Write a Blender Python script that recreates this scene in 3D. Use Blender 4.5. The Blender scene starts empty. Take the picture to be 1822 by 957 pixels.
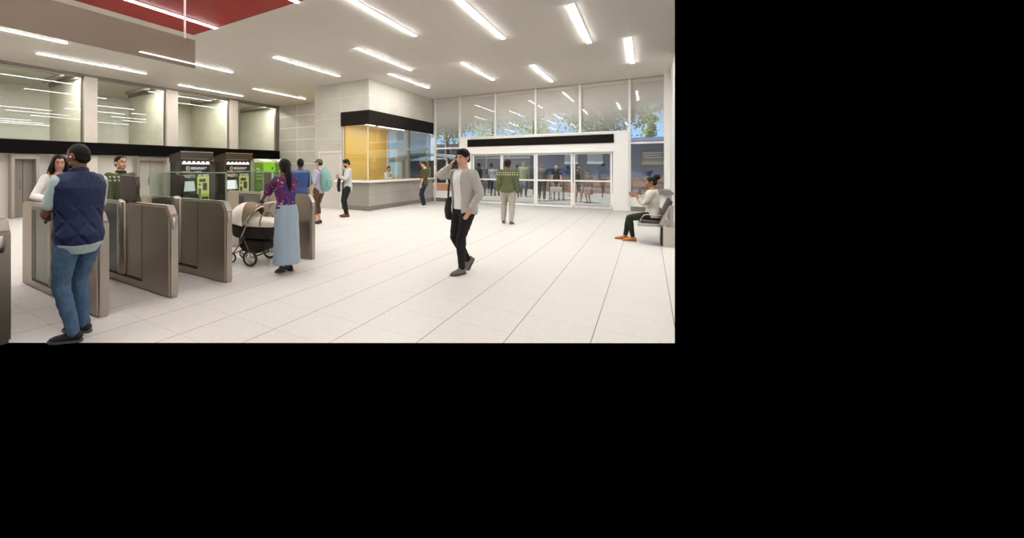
import bpy, bmesh, math, random
from mathutils import Vector, Matrix, noise
random.seed(7)
C = bpy.context.scene.collection
PI = math.pi

# ---------------------------------------------------------------- colour and materials
def lin(h):
    h = h.lstrip('#'); out = []
    for i in (0, 2, 4):
        c = int(h[i:i+2], 16) / 255
        out.append(c / 12.92 if c <= 0.04045 else ((c + 0.055) / 1.055) ** 2.4)
    return tuple(out) + (1.0,)

class Mat:
    """a small node-tree writer"""
    def __init__(s, name):
        s.m = bpy.data.materials.new(name); s.m.use_nodes = True
        s.t = s.m.node_tree; s.t.nodes.clear()
        s.out = s.n('ShaderNodeOutputMaterial')
    def n(s, typ, **kw):
        nd = s.t.nodes.new(typ)
        for k, v in kw.items():
            if hasattr(nd, k): setattr(nd, k, v)
            else: nd.inputs[k.replace('_', ' ')].default_value = v
        return nd
    def l(s, a, b): s.t.links.new(a, b)
    def bsdf(s, col, rough=.5, metal=0., spec=.5, emit=None, es=0.):
        b = s.n('ShaderNodeBsdfPrincipled')
        b.inputs['Base Color'].default_value = lin(col) if isinstance(col, str) else col
        b.inputs['Roughness'].default_value = rough
        b.inputs['Metallic'].default_value = metal
        b.inputs['Specular IOR Level'].default_value = spec
        if emit:
            b.inputs['Emission Color'].default_value = lin(emit); b.inputs['Emission Strength'].default_value = es
        s.l(b.outputs[0], s.out.inputs[0]); s.b = b
        return b
    def obj(s):
        return s.n('ShaderNodeTexCoord').outputs['Object']
    def mapped(s, scale=(1, 1, 1), rot=(0, 0, 0), loc=(0, 0, 0)):
        m = s.n('ShaderNodeMapping'); m.inputs['Scale'].default_value = scale; m.inputs['Rotation'].default_value = rot
        m.inputs['Location'].default_value = loc
        s.l(s.obj(), m.inputs[0]); return m.outputs[0]
    def ramp(s, fac, stops, interp='LINEAR'):
        r = s.n('ShaderNodeValToRGB'); r.color_ramp.interpolation = interp
        e = r.color_ramp.elements
        while len(e) < len(stops): e.new(.5)
        for k, (p, c) in enumerate(stops):
            e[k].position = p; e[k].color = lin(c) if isinstance(c, str) else c
        s.l(fac, r.inputs[0]); return r.outputs[0]
    def bump(s, h, strength=.3, dist=.01):
        b = s.n('ShaderNodeBump'); b.inputs['Strength'].default_value = strength; b.inputs['Distance'].default_value = dist
        s.l(h, b.inputs['Height']); s.l(b.outputs[0], s.b.inputs['Normal'])
    def noise(s, vec, scale, detail=3, rough=.55):
        n = s.n('ShaderNodeTexNoise'); n.inputs['Scale'].default_value = scale; n.inputs['Detail'].default_value = detail
        n.inputs['Roughness'].default_value = rough
        s.l(vec, n.inputs['Vector']); return n.outputs[0]
    def math(s, op, a, b=None, c=None):
        n = s.n('ShaderNodeMath', operation=op)
        for k, v in enumerate((a, b, c)):
            if v is None: continue
            if isinstance(v, (int, float)): n.inputs[k].default_value = v
            else: s.l(v, n.inputs[k])
        return n.outputs[0]
    def mix(s, fac, a, b):
        n = s.n('ShaderNodeMix', data_type='RGBA')
        for k, v in ((0, fac), (6, a), (7, b)):
            if isinstance(v, str): v = lin(v)
            if isinstance(v, (int, float, tuple)): n.inputs[k].default_value = v
            else: s.l(v, n.inputs[k])
        return n.outputs[2]

_pc = {}
def P(col, rough=.5, metal=0., spec=.5, name=None):
    key = (col, rough, metal, spec)
    if key not in _pc:
        m = Mat(name or 'plain_' + col.strip('#')); m.bsdf(col, rough, metal, spec); _pc[key] = m.m
    return _pc[key]
def emis(col, strength, name='lamp'):
    m = Mat(name); e = m.n('ShaderNodeEmission'); e.inputs[0].default_value = lin(col); e.inputs[1].default_value = strength
    m.l(e.outputs[0], m.out.inputs[0]); return m.m
def fabric(col, col2=None, scale=60, bump=.25, rough=.9):
    key = ('fab', col, col2, scale, bump)
    if key in _pc: return _pc[key]
    m = Mat('fabric_' + col.strip('#')); m.bsdf(col, rough, 0, .2)
    n = m.noise(m.obj(), scale, 4)
    m.l(m.mix(n, col, col2 or col), m.b.inputs['Base Color'])
    if bump: m.bump(n, bump, .004)
    _pc[key] = m.m; return m.m
def glass(tint='ffffff', base=.05, name='glass', rough=.0):
    m = Mat(name)
    t = m.n('ShaderNodeBsdfTransparent'); t.inputs[0].default_value = lin(tint)
    g = m.n('ShaderNodeBsdfGlossy'); g.inputs['Roughness'].default_value = rough; g.inputs[0].default_value = (.95, .97, .96, 1)
    lw = m.n('ShaderNodeLayerWeight'); lw.inputs[0].default_value = .12
    f = m.math('ADD', m.math('MULTIPLY', lw.outputs['Fresnel'], .75), base - .03); f = m.math('MINIMUM', f, 1.)
    x = m.n('ShaderNodeMixShader'); m.l(f, x.inputs[0]); m.l(t.outputs[0], x.inputs[1]); m.l(g.outputs[0], x.inputs[2])
    m.l(x.outputs[0], m.out.inputs[0]); return m.m

# ---------------------------------------------------------------- mesh building
def wloc(o):
    v = Vector((0, 0, 0))
    while o is not None: v += o.location; o = o.parent
    return v
def link(name, mesh, mat=None, parent=None):
    o = bpy.data.objects.new(name, mesh); C.objects.link(o)
    if mat is not None: mesh.materials.append(mat)
    if parent is not None: o.parent = parent
    return o
class MB:
    def __init__(s): s.b = bmesh.new()
    def box(s, x0, x1, y0, y1, z0, z1, bev=0, seg=2):
        g = bmesh.ops.create_cube(s.b, size=1)['verts']
        for v in g:
            v.co = Vector(((x0 + x1) / 2 + v.co.x * (x1 - x0), (y0 + y1) / 2 + v.co.y * (y1 - y0), (z0 + z1) / 2 + v.co.z * (z1 - z0)))
        if bev:
            es = list({e for v in g for e in v.link_edges})
            bmesh.ops.bevel(s.b, geom=es, offset=bev, segments=seg, affect='EDGES', profile=.5)
        return s
    def quad(s, *pts):
        s.b.faces.new([s.b.verts.new(Vector(p)) for p in pts]); return s
    def cyl(s, p0, p1, r, r2=None, n=16, caps=True):
        p0, p1 = Vector(p0), Vector(p1); d = p1 - p0
        q = d.to_track_quat('Z', 'Y').to_matrix().to_4x4()
        bmesh.ops.create_cone(s.b, cap_ends=caps, segments=n, radius1=r, radius2=r if r2 is None else r2, depth=d.length,
                              matrix=Matrix.Translation((p0 + p1) / 2) @ q)
        return s
    def ball(s, c, r, n=16, rot=None):
        r = (r, r, r) if isinstance(r, (int, float)) else r
        M = Matrix.Translation(Vector(c)) @ (rot if rot is not None else Matrix()) @ Matrix.Diagonal((*r, 1))
        bmesh.ops.create_uvsphere(s.b, u_segments=n, v_segments=max(8, n * 2 // 3), radius=1, matrix=M); return s
    def prism(s, poly, axis, a, b):
        """polygon (list of 2-tuples) extruded along axis from a to b; x: (y,z), y: (x,z), z: (x,y)"""
        def pt(p, t):
            return Vector((t, p[0], p[1]) if axis == 'x' else (p[0], t, p[1]) if axis == 'y' else (p[0], p[1], t))
        A = [s.b.verts.new(pt(p, a)) for p in poly]; B = [s.b.verts.new(pt(p, b)) for p in poly]
        n = len(poly); s.b.faces.new(A); s.b.faces.new(B[::-1])
        for i in range(n): s.b.faces.new((A[i], A[(i + 1) % n], B[(i + 1) % n], B[i]))
        return s
    def loft(s, pts, rad, side=None, n=14, dome=True):
        """tube of elliptical sections through pts; rad = r or (along side, across)"""
        pts = [Vector(p) for p in pts]
        rad = [(r, r) if isinstance(r, (int, float)) else r for r in rad]
        if dome and isinstance(side, list): side = [side[0]] * 3 + list(side) + [side[-1]] * 3
        if dome:
            for end in (0, 1):
                if end: pts.reverse(); rad.reverse()
                d = (pts[0] - pts[1]).normalized(); r0 = rad[0]; m = min(r0)
                base = pts[0].copy()
                pts[0:1] = [base + d * m * .98, base + d * m * .8, base + d * m * .45, base]
                rad[0:1] = [(r0[0] * .2, r0[1] * .2), (r0[0] * .62, r0[1] * .62), (r0[0] * .9, r0[1] * .9), r0]
                if end: pts.reverse(); rad.reverse()
        rings = []; prev = None
        for i, p in enumerate(pts):
            t = (pts[min(i + 1, len(pts) - 1)] - pts[max(i - 1, 0)]).normalized()
            if side is not None: u = Vector(side[i] if isinstance(side, list) else side)
            elif prev is None: u = t.orthogonal()
            else: u = prev
            u = u - t * u.dot(t)
            if u.length < 1e-5: u = t.orthogonal()
            u.normalize(); prev = u; w = t.cross(u)
            rings.append([s.b.verts.new(p + u * rad[i][0] * math.cos(2 * PI * k / n) + w * rad[i][1] * math.sin(2 * PI * k / n)) for k in range(n)])
        for a, b in zip(rings, rings[1:]):
            for k in range(n): s.b.faces.new((a[k], a[(k + 1) % n], b[(k + 1) % n], b[k]))
        s.b.faces.new(rings[0][::-1]); s.b.faces.new(rings[-1]); return s
    def tube(s, pts, r, n=10): return s.loft(pts, [r] * len(pts), n=n, dome=False)
    def build(s, name, mat=None, parent=None, smooth=False, world=True, angle=40):
        bmesh.ops.recalc_face_normals(s.b, faces=s.b.faces)
        if parent is not None and world:
            off = wloc(parent)
            if off.length > 0: bmesh.ops.translate(s.b, verts=s.b.verts, vec=-off)
        me = bpy.data.meshes.new(name); s.b.to_mesh(me); s.b.free()
        if smooth:
            me.polygons.foreach_set('use_smooth', [True] * len(me.polygons))
            if angle: me.set_sharp_from_angle(angle=math.radians(angle))
        return link(name, me, mat, parent)
def tag(o, label=None, cat=None, group=None, kind=None):
    for k, v in (('label', label), ('category', cat), ('group', group), ('kind', kind)):
        if v: o[k] = v
    return o
def thing(name, label, cat, loc=(0, 0, 0), rz=0, group=None):
    o = bpy.data.objects.new(name, None); C.objects.link(o); o.location = loc; o.rotation_euler = (0, 0, rz); o.empty_display_size = .2
    return tag(o, label, cat, group)
def struct(o): o['kind'] = 'structure'; return o
def dup(o, parent=None):
    c = o.copy(); C.objects.link(c)
    if parent is not None: c.parent = parent
    for ch in list(o.children): dup(ch, c)
    return c
def text(name, body, size, mat, parent, loc, rot, align='LEFT', ext=.001):
    cu = bpy.data.curves.new(name, 'FONT'); cu.body = body; cu.size = size; cu.extrude = ext; cu.offset = size * .022; cu.align_x = align
    o = bpy.data.objects.new(name + '_src', cu); C.objects.link(o)
    dg = bpy.context.evaluated_depsgraph_get()
    me = bpy.data.meshes.new_from_object(o.evaluated_get(dg)); bpy.data.objects.remove(o)
    t = link(name, me, mat, parent); t.location = Vector(loc) - wloc(parent); t.rotation_euler = rot
    me.materials.clear(); me.materials.append(mat); return t
def remeshed(mb, voxel, smooth=2):
    me = bpy.data.meshes.new('tmp'); bmesh.ops.recalc_face_normals(mb.b, faces=mb.b.faces); mb.b.to_mesh(me); mb.b.free()
    o = bpy.data.objects.new('tmp', me); C.objects.link(o)
    r = o.modifiers.new('r', 'REMESH'); r.mode = 'VOXEL'; r.voxel_size = voxel
    if smooth:
        k = o.modifiers.new('s', 'SMOOTH'); k.factor = .5; k.iterations = smooth
    dg = bpy.context.evaluated_depsgraph_get()
    out = bpy.data.meshes.new_from_object(o.evaluated_get(dg)); bpy.data.objects.remove(o); bpy.data.meshes.remove(me)
    out.polygons.foreach_set('use_smooth', [True] * len(out.polygons))
    return out
# ---------------------------------------------------------------- the hall: surfaces
ZC = 4.66; YF = 18.0; XL = -15.15; TX, TY = .21, 2.82
KR = .0407                                     # the photo's right limit runs along X = KR * Y

def floor_mat():
    m = Mat('terrazzo_tile'); m.bsdf('e9e0d4', .42, 0, .35)
    o = m.obj()
    v = m.n('ShaderNodeTexVoronoi'); v.inputs['Scale'].default_value = 95; m.l(o, v.inputs['Vector'])
    chip = m.ramp(v.outputs['Color'], [(0, 'd5d0c9'), (.16, 'c6c1ba'), (.2, 'd1ccc5'), (.8, 'd7d2cc'), (.9, 'cac5be'), (1, 'd4cfc8')])
    n2 = m.noise(o, 180, 2)
    spk = m.ramp(n2, [(0, 'a29a8f'), (.32, 'b0a79b'), (.38, 'ffffff'), (1, 'ffffff')])
    mul = m.n('ShaderNodeMix', data_type='RGBA', blend_type='MULTIPLY'); mul.inputs[0].default_value = .8
    m.l(chip, mul.inputs[6]); m.l(spk, mul.inputs[7])
    sep = m.n('ShaderNodeSeparateXYZ'); m.l(o, sep.inputs[0])
    def line(s, off, w):
        f = m.math('FRACT', m.math('ADD', m.math('DIVIDE', m.math('SUBTRACT', s, off), .61), 100.5))
        return m.math('LESS_THAN', m.math('ABSOLUTE', m.math('SUBTRACT', f, .5)), w)
    a = m.mix(m.math('MULTIPLY', line(sep.outputs[0], TX, .006), .85), mul.outputs[2], '4a443d')
    b = m.mix(m.math('MULTIPLY', line(sep.outputs[1], TY, .004), .45), a, '6a635a')
    m.l(b, m.b.inputs['Base Color'])
    return m.m
M_FLOOR = floor_mat()

def ceil_mat(base, line_c, px=.815, py=1.56, ox=-2.8, oy=5.9):
    m = Mat('metal_ceiling_panel'); m.bsdf(base, .55, 0, .3)
    o = m.obj(); sep = m.n('ShaderNodeSeparateXYZ'); m.l(o, sep.inputs[0])
    def line(s, off, per, w):
        f = m.math('FRACT', m.math('ADD', m.math('DIVIDE', m.math('SUBTRACT', s, off), per), 100.5))
        return m.math('LESS_THAN', m.math('ABSOLUTE', m.math('SUBTRACT', f, .5)), w / per)
    g = m.math('MAXIMUM', line(sep.outputs[0], ox, px * 2, .02), line(sep.outputs[1], oy, py, .02))
    g2 = m.math('MAXIMUM', g, m.math('MULTIPLY', line(sep.outputs[0], ox + px, px * 2, .013), .8))
    v = m.n('ShaderNodeTexVoronoi'); v.inputs['Scale'].default_value = 22; v.inputs['Randomness'].default_value = 0; m.l(o, v.inputs['Vector'])
    d = m.math('LESS_THAN', v.outputs['Distance'], .22)
    c = m.mix(m.math('MULTIPLY', d, .25), base, '8d8378' if line_c[0] > 'a' else '5c120d')
    m.l(m.mix(m.math('MULTIPLY', g2, .75), c, line_c), m.b.inputs['Base Color'])
    return m.m
M_CEIL = ceil_mat('faf5ee', 'fffefb')
M_RED = ceil_mat('860d06', '6a120b', oy=4.4)

def concrete(name, c1, c2, joints=None, jc='efe9df', rough=.6, axis=0):
    m = Mat(name); m.bsdf(c1, rough, 0, .3); o = m.obj()
    n = m.noise(o, 1.6, 6, .62); n2 = m.noise(o, 14, 4, .6)
    f = m.math('ADD', m.math('MULTIPLY', n, .7), m.math('MULTIPLY', n2, .3))
    c = m.ramp(f, [(.3, c1), (.7, c2)])
    if joints:
        px, ox, pz, oz, w = joints
        sep = m.n('ShaderNodeSeparateXYZ'); m.l(o, sep.inputs[0])
        def line(s, off, per):
            fr = m.math('FRACT', m.math('ADD', m.math('DIVIDE', m.math('SUBTRACT', s, off), per), 100.5))
            return m.math('LESS_THAN', m.math('ABSOLUTE', m.math('SUBTRACT', fr, .5)), w / per)
        g = m.math('MAXIMUM', line(sep.outputs[axis], ox, px), line(sep.outputs[2], oz, pz))
        c = m.mix(m.math('MULTIPLY', g, .8), c, jc)
    m.l(c, m.b.inputs['Base Color']); m.bump(n2, .12, .005)
    return m.m
M_CON = concrete('concrete_panel', 'a8a399', 'b9b4aa', (1.16, -13.91, .59, .555, .012))
M_BLK = concrete('concrete_panel_pale', 'b2ada2', 'c4bfb4', (1.16, -9.1, .75, .36, .008), 'd5cfc4')
M_BLKS = concrete('concrete_panel_side', 'b2ada2', 'c4bfb4', (1.3, 13.83, .75, .36, .008), 'd5cfc4', axis=1)
M_COL = concrete('concrete_column', 'c3b9ac', 'cfc6ba')
M_FAR = concrete('plaster_far', 'dcd9d0', 'e8e5dc')
M_FIN = concrete('concrete_fin', 'a5a194', 'b7b3a6')
M_WHITE = P('f8f6f2', .45); M_WHITE2 = P('fbf9f6', .35)
M_BLACK = P('070605', .8, 0, .08)
M_BASE = None
def granite():
    m = Mat('granite_base'); m.bsdf('6b655e', .4); n = m.noise(m.obj(), 90, 2)
    m.l(m.ramp(n, [(.35, '3f3b37'), (.5, '726c64'), (.65, '98928a')]), m.b.inputs['Base Color']); return m.m
M_BASE = granite()
def yellow_wood():
    m = Mat('yellow_panel'); m.bsdf('d7a93a', .35, 0, .4); w = m.noise(m.mapped((.6, 3, 30)), 2, 5)
    sep = m.n('ShaderNodeSeparateXYZ'); m.l(m.obj(), sep.inputs[0])
    def line(s, off, per, wd):
        fr = m.math('FRACT', m.math('ADD', m.math('DIVIDE', m.math('SUBTRACT', s, off), per), 100.5))
        return m.math('LESS_THAN', m.math('ABSOLUTE', m.math('SUBTRACT', fr, .5)), wd / per)
    g = m.math('MAXIMUM', line(sep.outputs[1], 14.3, 1.8, .008), line(sep.outputs[2], .2, .9, .008))
    c = m.ramp(w, [(.3, 'dcb75c'), (.7, 'e8c873')])
    m.l(m.mix(m.math('MULTIPLY', g, .6), c, 'f3dc98'), m.b.inputs['Base Color']); return m.m
M_YEL = yellow_wood()
def steel(name, col, rough, vert=True):
    m = Mat(name); m.bsdf(col, rough, 1.0)
    n = m.noise(m.mapped((90, 90, 1.2) if vert else (1.2, 90, 90)), 3, 4)
    n2 = m.noise(m.mapped((2.2, 2.2, .6)), 1.5, 2)
    m.l(m.math('ADD', m.math('MULTIPLY', n, .14), rough - .07), m.b.inputs['Roughness'])
    m.bump(n, .05, .002); return m.m
M_STEEL = steel('brushed_steel', 'b9b1a6', .33)
M_STEEL_L = steel('satin_steel', 'c6beb4', .3)
M_STEEL_D = P('4a433c', .42, .7)
M_CHROME = P('c8c4be', .18, 1.0)
M_GLASS = glass('f4f6f3', .05, 'window_glass')
M_GLASSD = glass('dde2e6', .15, 'tinted_door_glass')
M_GLASSG = glass('e2ebe6', .06, 'green_edge_glass')
M_GLASSE = P('9fb8ad', .2, 0, .6)
M_LAMP = emis('fbfaf8', 74.0, 'lamp_diffuser')

# floor: the part of the hall the photograph shows, plus the part behind the camera
b = MB()
b.quad((-16.2, 18.1, 0), (-16.2, -7.47, 0), (.19, 4.674, 0), (.619, 15.2, 0), (.619, 18.1, 0))
b.quad((1.2, 2.9, 0), (6, 14.1, 0), (6, -6, 0), (-10.8, -6, 0))
struct(b.build('floor', M_FLOOR))
# ceiling: three coplanar panels; the red field is its own
RX0, RX1, RY0, RY1 = -8.62, -2.0, -6.0, 5.9
b = MB()
b.quad((XL - .05, 18.1, ZC), (.619, 18.1, ZC), (.619, 15.2, ZC), (.409, 10.05, ZC), (RX1, RY1, ZC), (RX0, RY1, ZC), (XL - .05, RY1, ZC))
b.quad((.405, 9.95, ZC), (5.5, 13.45, ZC), (6, 13.8, ZC), (6, -6, ZC), (RX1, -6, ZC), (RX1, RY1, ZC))
b.quad((XL - .05, RY1, ZC), (RX0, RY1, ZC), (RX0, -6, ZC), (XL - .05, -6, ZC))
struct(b.build('ceiling', M_CEIL))
struct(MB().quad((RX0, RY0, ZC), (RX0, RY1, ZC), (RX1, RY1, ZC), (RX1, RY0, ZC)).build('ceiling_red', M_RED))
struct(MB().box(-16.2, 6.1, -6.2, -6, 0, ZC).build('wall_back', M_WHITE))
struct(MB().box(6, 6.2, -6, 13.9, 0, ZC).build('wall_side', M_WHITE))

# ---------------------------------------------------------------- ceiling lamps
def lamp(first=[None]):
    if first[0] is None:
        r = thing('ceiling_light', 'x', 'ceiling light')
        h = MB(); h.box(-.056, -.046, -1.56, 1.56, -.002, .011).box(.046, .056, -1.56, 1.56, -.004, .011).box(-.046, .046, -1.56, -1.545, -.004, .011).box(-.046, .046, 1.545, 1.56, -.004, .011); h.build('housing', M_WHITE2, r)
        MB().box(-.046, .046, -1.545, 1.545, -.011, .011).build('diffuser', M_LAMP, r)
        first[0] = r; return r
    return dup(first[0])
LAMPS = [  # x, y centre, label
    (-14.2, 10.62, 'slim linear ceiling light above the windows, over the two ticket machines'),
    (-13.38, 5.8, 'long linear ceiling light just below the hanging smoked panel, closest to the windows'),
    (-12.5, 12.82, 'short-looking linear ceiling light closest to the grey tiled wall'),
    (-11.7, 2.82, 'linear ceiling light cut off by the left picture edge, under the hanging smoked panel'),
    (-10.94, 7.38, 'linear ceiling light partly seen through the end of the hanging smoked panel'),
    (-8.46, 9.94, 'linear ceiling light in mid ceiling, left of the concrete ticket booth'),
    (-7.75, 4.35, 'long linear ceiling light across the red ceiling field'),
    (-6.89, 13.72, 'linear ceiling light just in front of the concrete booth corner, nearer the entrance'),
    (-6.08, 10.6, 'linear ceiling light in mid ceiling, directly left of the one reaching the booth corner'),
    (-5.3, 4.35, 'linear ceiling light whose tip shows at the far edge of the red field'),
    (-4.42, 7.5, 'long bright ceiling light cut by the top picture edge, right of the red field'),
    (-4.42, 13.72, 'linear ceiling light over the walking man, before the entrance windows'),
    (-2.8, 8.97, 'wide bright ceiling light cut by the top edge, above the walking man'),
    (-2.8, 15.28, 'short-looking ceiling light closest to the entrance sliding doors'),
    (-1.17, 10.6, 'bright steep ceiling light above the entrance, fully in view'),
    (-.36, 13.74, 'rightmost ceiling light, nearly upright, over the bench side'),
]
for x, y, lb in LAMPS:
    o = lamp(); o.location = (x, y, ZC - .012); tag(o, lb, 'ceiling light', 'linear ceiling lights')
for x, y in [(-13.4, -1), (-11.7, -3.2), (-9.3, -.5), (-6.1, -1.2), (-4.4, .9), (-1.2, .2), (2.1, 8.5), (3.7, 9.8), (3.7, 6), (5.1, 10.6), (5.1, 3), (5.1, -2)]:  # added out of view to even the floor light and feed reflections
    o = lamp(); o.location = (x, y, ZC - .012); tag(o, 'unseen linear ceiling light added outside the view to light the hall', 'ceiling light', 'unseen ceiling lights added outside the view')

# ---------------------------------------------------------------- left wall: columns, high windows, sign band, portals
COLS = [(.55, .98), (3.1, 3.55), (6.17, 6.6), (9.17, 9.66), (12.28, 12.73)]
for a, c in COLS[1:]:
    struct(MB().box(XL - .35, XL, a, c, 0, ZC, .01).build('pillar', M_COL))
struct(MB().box(XL - .35, XL, -6, .98, 0, ZC).build('wall_left', M_COL))
t = MB()
t.box(XL - .2, XL + .02, .98, 15.4, ZC - .07, ZC)
t.box(XL - .3, XL - .02, 15.32, 15.4, 2.4, ZC)
struct(t.build('trim_1', P('6f675d', .5)))
gaps = [(COLS[i][1], COLS[i + 1][0]) for i in range(4)] + [(12.73, 15.32)]
for i, (a, c) in enumerate(gaps):
    g = struct(MB().box(XL - .16, XL - .145, a, c, 2.38, ZC - .07).build('window_%d' % (i + 1), M_GLASS))
    f = MB()
    for y0, y1, z0, z1 in ((a, a + .035, 2.38, ZC - .07), (c - .035, c, 2.38, ZC - .07), (a, c, ZC - .11, ZC - .07), (a, c, 2.36, 2.4)):
        f.box(XL - .2, XL - .1, y0, y1, z0, z1)
    f.build('window_frame', P('8a8378', .4, .6), g)
band = tag(MB().box(XL - .02, XL + .1, 1, 15.33, 1.955, 2.37).build('sign_band', M_BLACK), 'long blank black sign band running along the left wall under the high windows', 'sign')
# lobby behind the glass
struct(MB().quad((-19.4, -2, 0), (-19.4, 19, 0), (-19.4, 19, 4.9), (-19.4, -2, 4.9)).build('wall_far', M_FAR))
struct(MB().quad((-19.4, -2, 4.72), (-19.4, 19, 4.72), (XL - .02, 19, 4.72), (XL - .02, -2, 4.72)).build('ceiling_far', P('e9e4da', .6)))
struct(MB().quad((-19.4, -2, 0), (-19.4, 19, 0), (-15.9, 19, 0), (-15.9, -2, 0)).build('floor_far', M_FAR))
for a, c in COLS[1:] + [(15.4, 15.7)]:
    struct(MB().box(-18.15, XL - .36, a + .02, c, 0, 4.72).box(-18.85, -18.15, a + .9, a + 1.1, 0, 4.72).build('partition', M_FIN))
    struct(MB().box(-18.15, XL - .4, a - .02, a + .08, 4.56, 4.72).box(-17.6, XL - .4, a - .42, a - .32, 4.6, 4.72).build('beam', P('847d70', .6)))
_lm = emis('fdfaf2', 135.0, 'lobby_diffuser'); _ld = []  # lamps added out of sight above the windows to brighten the lobby
def lobby(o):
    ch = [c for c in o.children if c.name.startswith('diffuser')][0]
    if not _ld:
        m = ch.data.copy(); m.materials.clear(); m.materials.append(_lm); _ld.append(m)
    ch.data = _ld[0]
for x in (-15.46, -15.64):
    for y in (2.05, 4.86, 7.88, 10.97, 14.02):
        o = lamp(); o.location = (x, y, 4.705); lobby(o); tag(o, 'unseen linear lamp added to brighten the lobby behind the high windows', 'ceiling light', 'unseen lamps added to brighten the lobby'); o.scale = (1, .8, 1)
# portals under the band: pale panels in grey frames
M_GREY = P('9c948b', .45, .3); M_GREYD = P('6a635b', .5, .3); M_PALE = concrete('pale_panel', 'd8d2c8', 'e4dfd6')
w = MB()
for y0, y1 in ((1, 4.21), (4.83, 5.3), (6.2, 8.0), (9.3, 10.6), (11.6, 15.4)):
    w.box(XL - .5, XL - .32, y0, y1, 0, 1.96)
struct(w.build('wall_lower', M_PALE))
def portal(y0, y1, lb, shade):
    r = thing('lift_portal', lb, 'doorway', (XL - .2, (y0 + y1) / 2, 0), 0, 'grey doorways under the sign band')
    f = MB(); f.box(XL - .3, XL - .02, y0, y0 + .09, 0, 1.955, .008).box(XL - .3, XL - .02, y1 - .09, y1, 0, 1.955, .008).box(XL - .3, XL - .02, y0 + .09, y1 - .09, 1.79, 1.955)
    f.build('door_frame', M_GREY, r)
    MB().box(XL - .34, XL - .28, y0 + .09, (y0 + y1) / 2 - .006, 0, 1.79, .004).build('door_leaf', shade, r)
    MB().box(XL - .34, XL - .28, (y0 + y1) / 2 + .006, y1 - .09, 0, 1.79, .004).build('door_leaf', shade, r)
    MB().cyl((XL - .27, (y0 + y1) / 2 - .07, .85), (XL - .27, (y0 + y1) / 2 - .07, 1.15), .013).build('door_handle', M_CHROME, r)
portal(4.18, 4.9, 'narrow grey steel doorway far left under the sign band', P('7c756b', .5, .2))
portal(5.3, 6.2, 'pale doorway behind the long-haired woman', P('c5c0b6', .5))
portal(8.0, 9.3, 'pale doorway with dark frame to the right of the man in the green jacket', P('cdc7bc', .5))
portal(10.6, 11.6, 'grey doorway hidden between the two ticket machines', P('8e877d', .5))

# ---------------------------------------------------------------- grey tiled wall and the booth block
struct(MB().box(XL - .3, -10.34, 15.4, 15.6, 0, ZC).build('wall_rear', M_CON))
XB, YB = -7.89, 12.48
BW = -10.36
blk = MB()
blk.box(BW, -9.05, YB, YB + .2, 0, ZC)
blk.box(-9.05, XB, YB, YB + .2, 3.3, ZC)
struct(blk.build('wall_booth', M_BLK))
struct(MB().box(XB - .2, XB, YB + .2, YF, 3.3, ZC).build('wall_booth_side', M_BLKS))
struct(MB().box(BW, BW + .06, YB + .2, 18.1, 0, ZC).build('wall_yellow', M_YEL))
struct(MB().quad((BW, YB + .2, 3.3), (XB - .2, YB + .2, 3.3), (XB - .2, YF, 3.3), (BW, YF, 3.3)).build('ceiling_booth', P('e6dfd2', .6)))
cw = MB(); cw.box(-9.05, XB, YB, YB + .15, .16, .998).box(XB - .15, XB, YB + .15, YF - .05, .16, .998)
struct(cw.build('wall_counter', concrete('counter_panel', '9f9a91', 'aea9a0', (1.05, 12.48, .43, .15, .006), '8d887f', axis=1)))
bb = MB(); bb.box(-9.07, XB + .02, YB - .02, YB + .14, 0, .16).box(XB - .14, XB + .02, YB + .14, YF - .05, 0, .16)
struct(bb.build('baseboard_booth', M_BASE))
ct = MB()
ct.prism([(-9.28, YB - .2), (XB + .16, YB - .2), (XB + .16, YF - .08), (XB - .35, YF - .08), (XB - .35, YB + .35), (-9.04, YB + .35), (-9.04, YB - .005), (-9.28, YB - .005)], 'z', 1.0, 1.065)
tag(ct.build('counter_top', P('f6f2ea', .3)), 'white L-shaped countertop wrapping the grey ticket booth', 'counter')
fs = MB(); fs.prism([(-9.08, YB - .05), (XB + .05, YB - .05), (XB + .05, YF - .07), (XB + .002, YF - .07), (XB + .002, YB - .002), (-9.08, YB - .002)], 'z', 3.05, 3.56)
tag(fs.build('booth_fascia', P('18120f', .7, 0, .1)), 'blank black fascia sign wrapped around the top of the ticket booth opening', 'sign')
g = struct(MB().box(-9.0, XB - .03, YB + .08, YB + .09, 1.065, 3.05).box(XB - .09, XB - .08, YB + .09, YF - .1, 1.065, 3.05).build('window_6', glass('f6f4ee', .07, 'booth_glass')))
MB().box(XB - .1, XB - .06, YB + .06, YB + .1, 1.065, 3.05).box(-9.04, -9.0, YB + .04, YB + .12, 1.065, 3.05).build('glazing_bead', P('e9dcc0', .4), g)
for x in (-9.2,):  # lamps added to brighten the yellow wall and booth interior
    for y in (13.9, 16.5):
        lamp_b = lamp(); lamp_b.location = (x, y, 3.285); lamp_b.scale = (1, .7, 1); tag(lamp_b, 'linear lamp added inside the ticket booth ceiling to brighten the booth', 'ceiling light', 'lamps added inside the ticket booth')
# door in the booth block front
d = struct(MB().box(-10.06, -9.14, YB - .012, YB + .02, .005, 2.06, .004).build('door_1', P('c9c3b9', .45)))
MB().box(-10.16, -10.06, YB - .03, YB + .01, 0, 2.15).box(-9.14, -9.06, YB - .03, YB + .01, 0, 2.15).box(-10.06, -9.14, YB - .03, YB + .01, 2.06, 2.15).build('door_frame', P('d8d2c8', .45), d)
MB().cyl((-9.25, YB - .012, 1.0), (-9.25, YB - .06, 1.0), .012).cyl((-9.25, YB - .06, 1.0), (-9.37, YB - .06, 1.0), .01).build('door_handle', M_CHROME, d)

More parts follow.
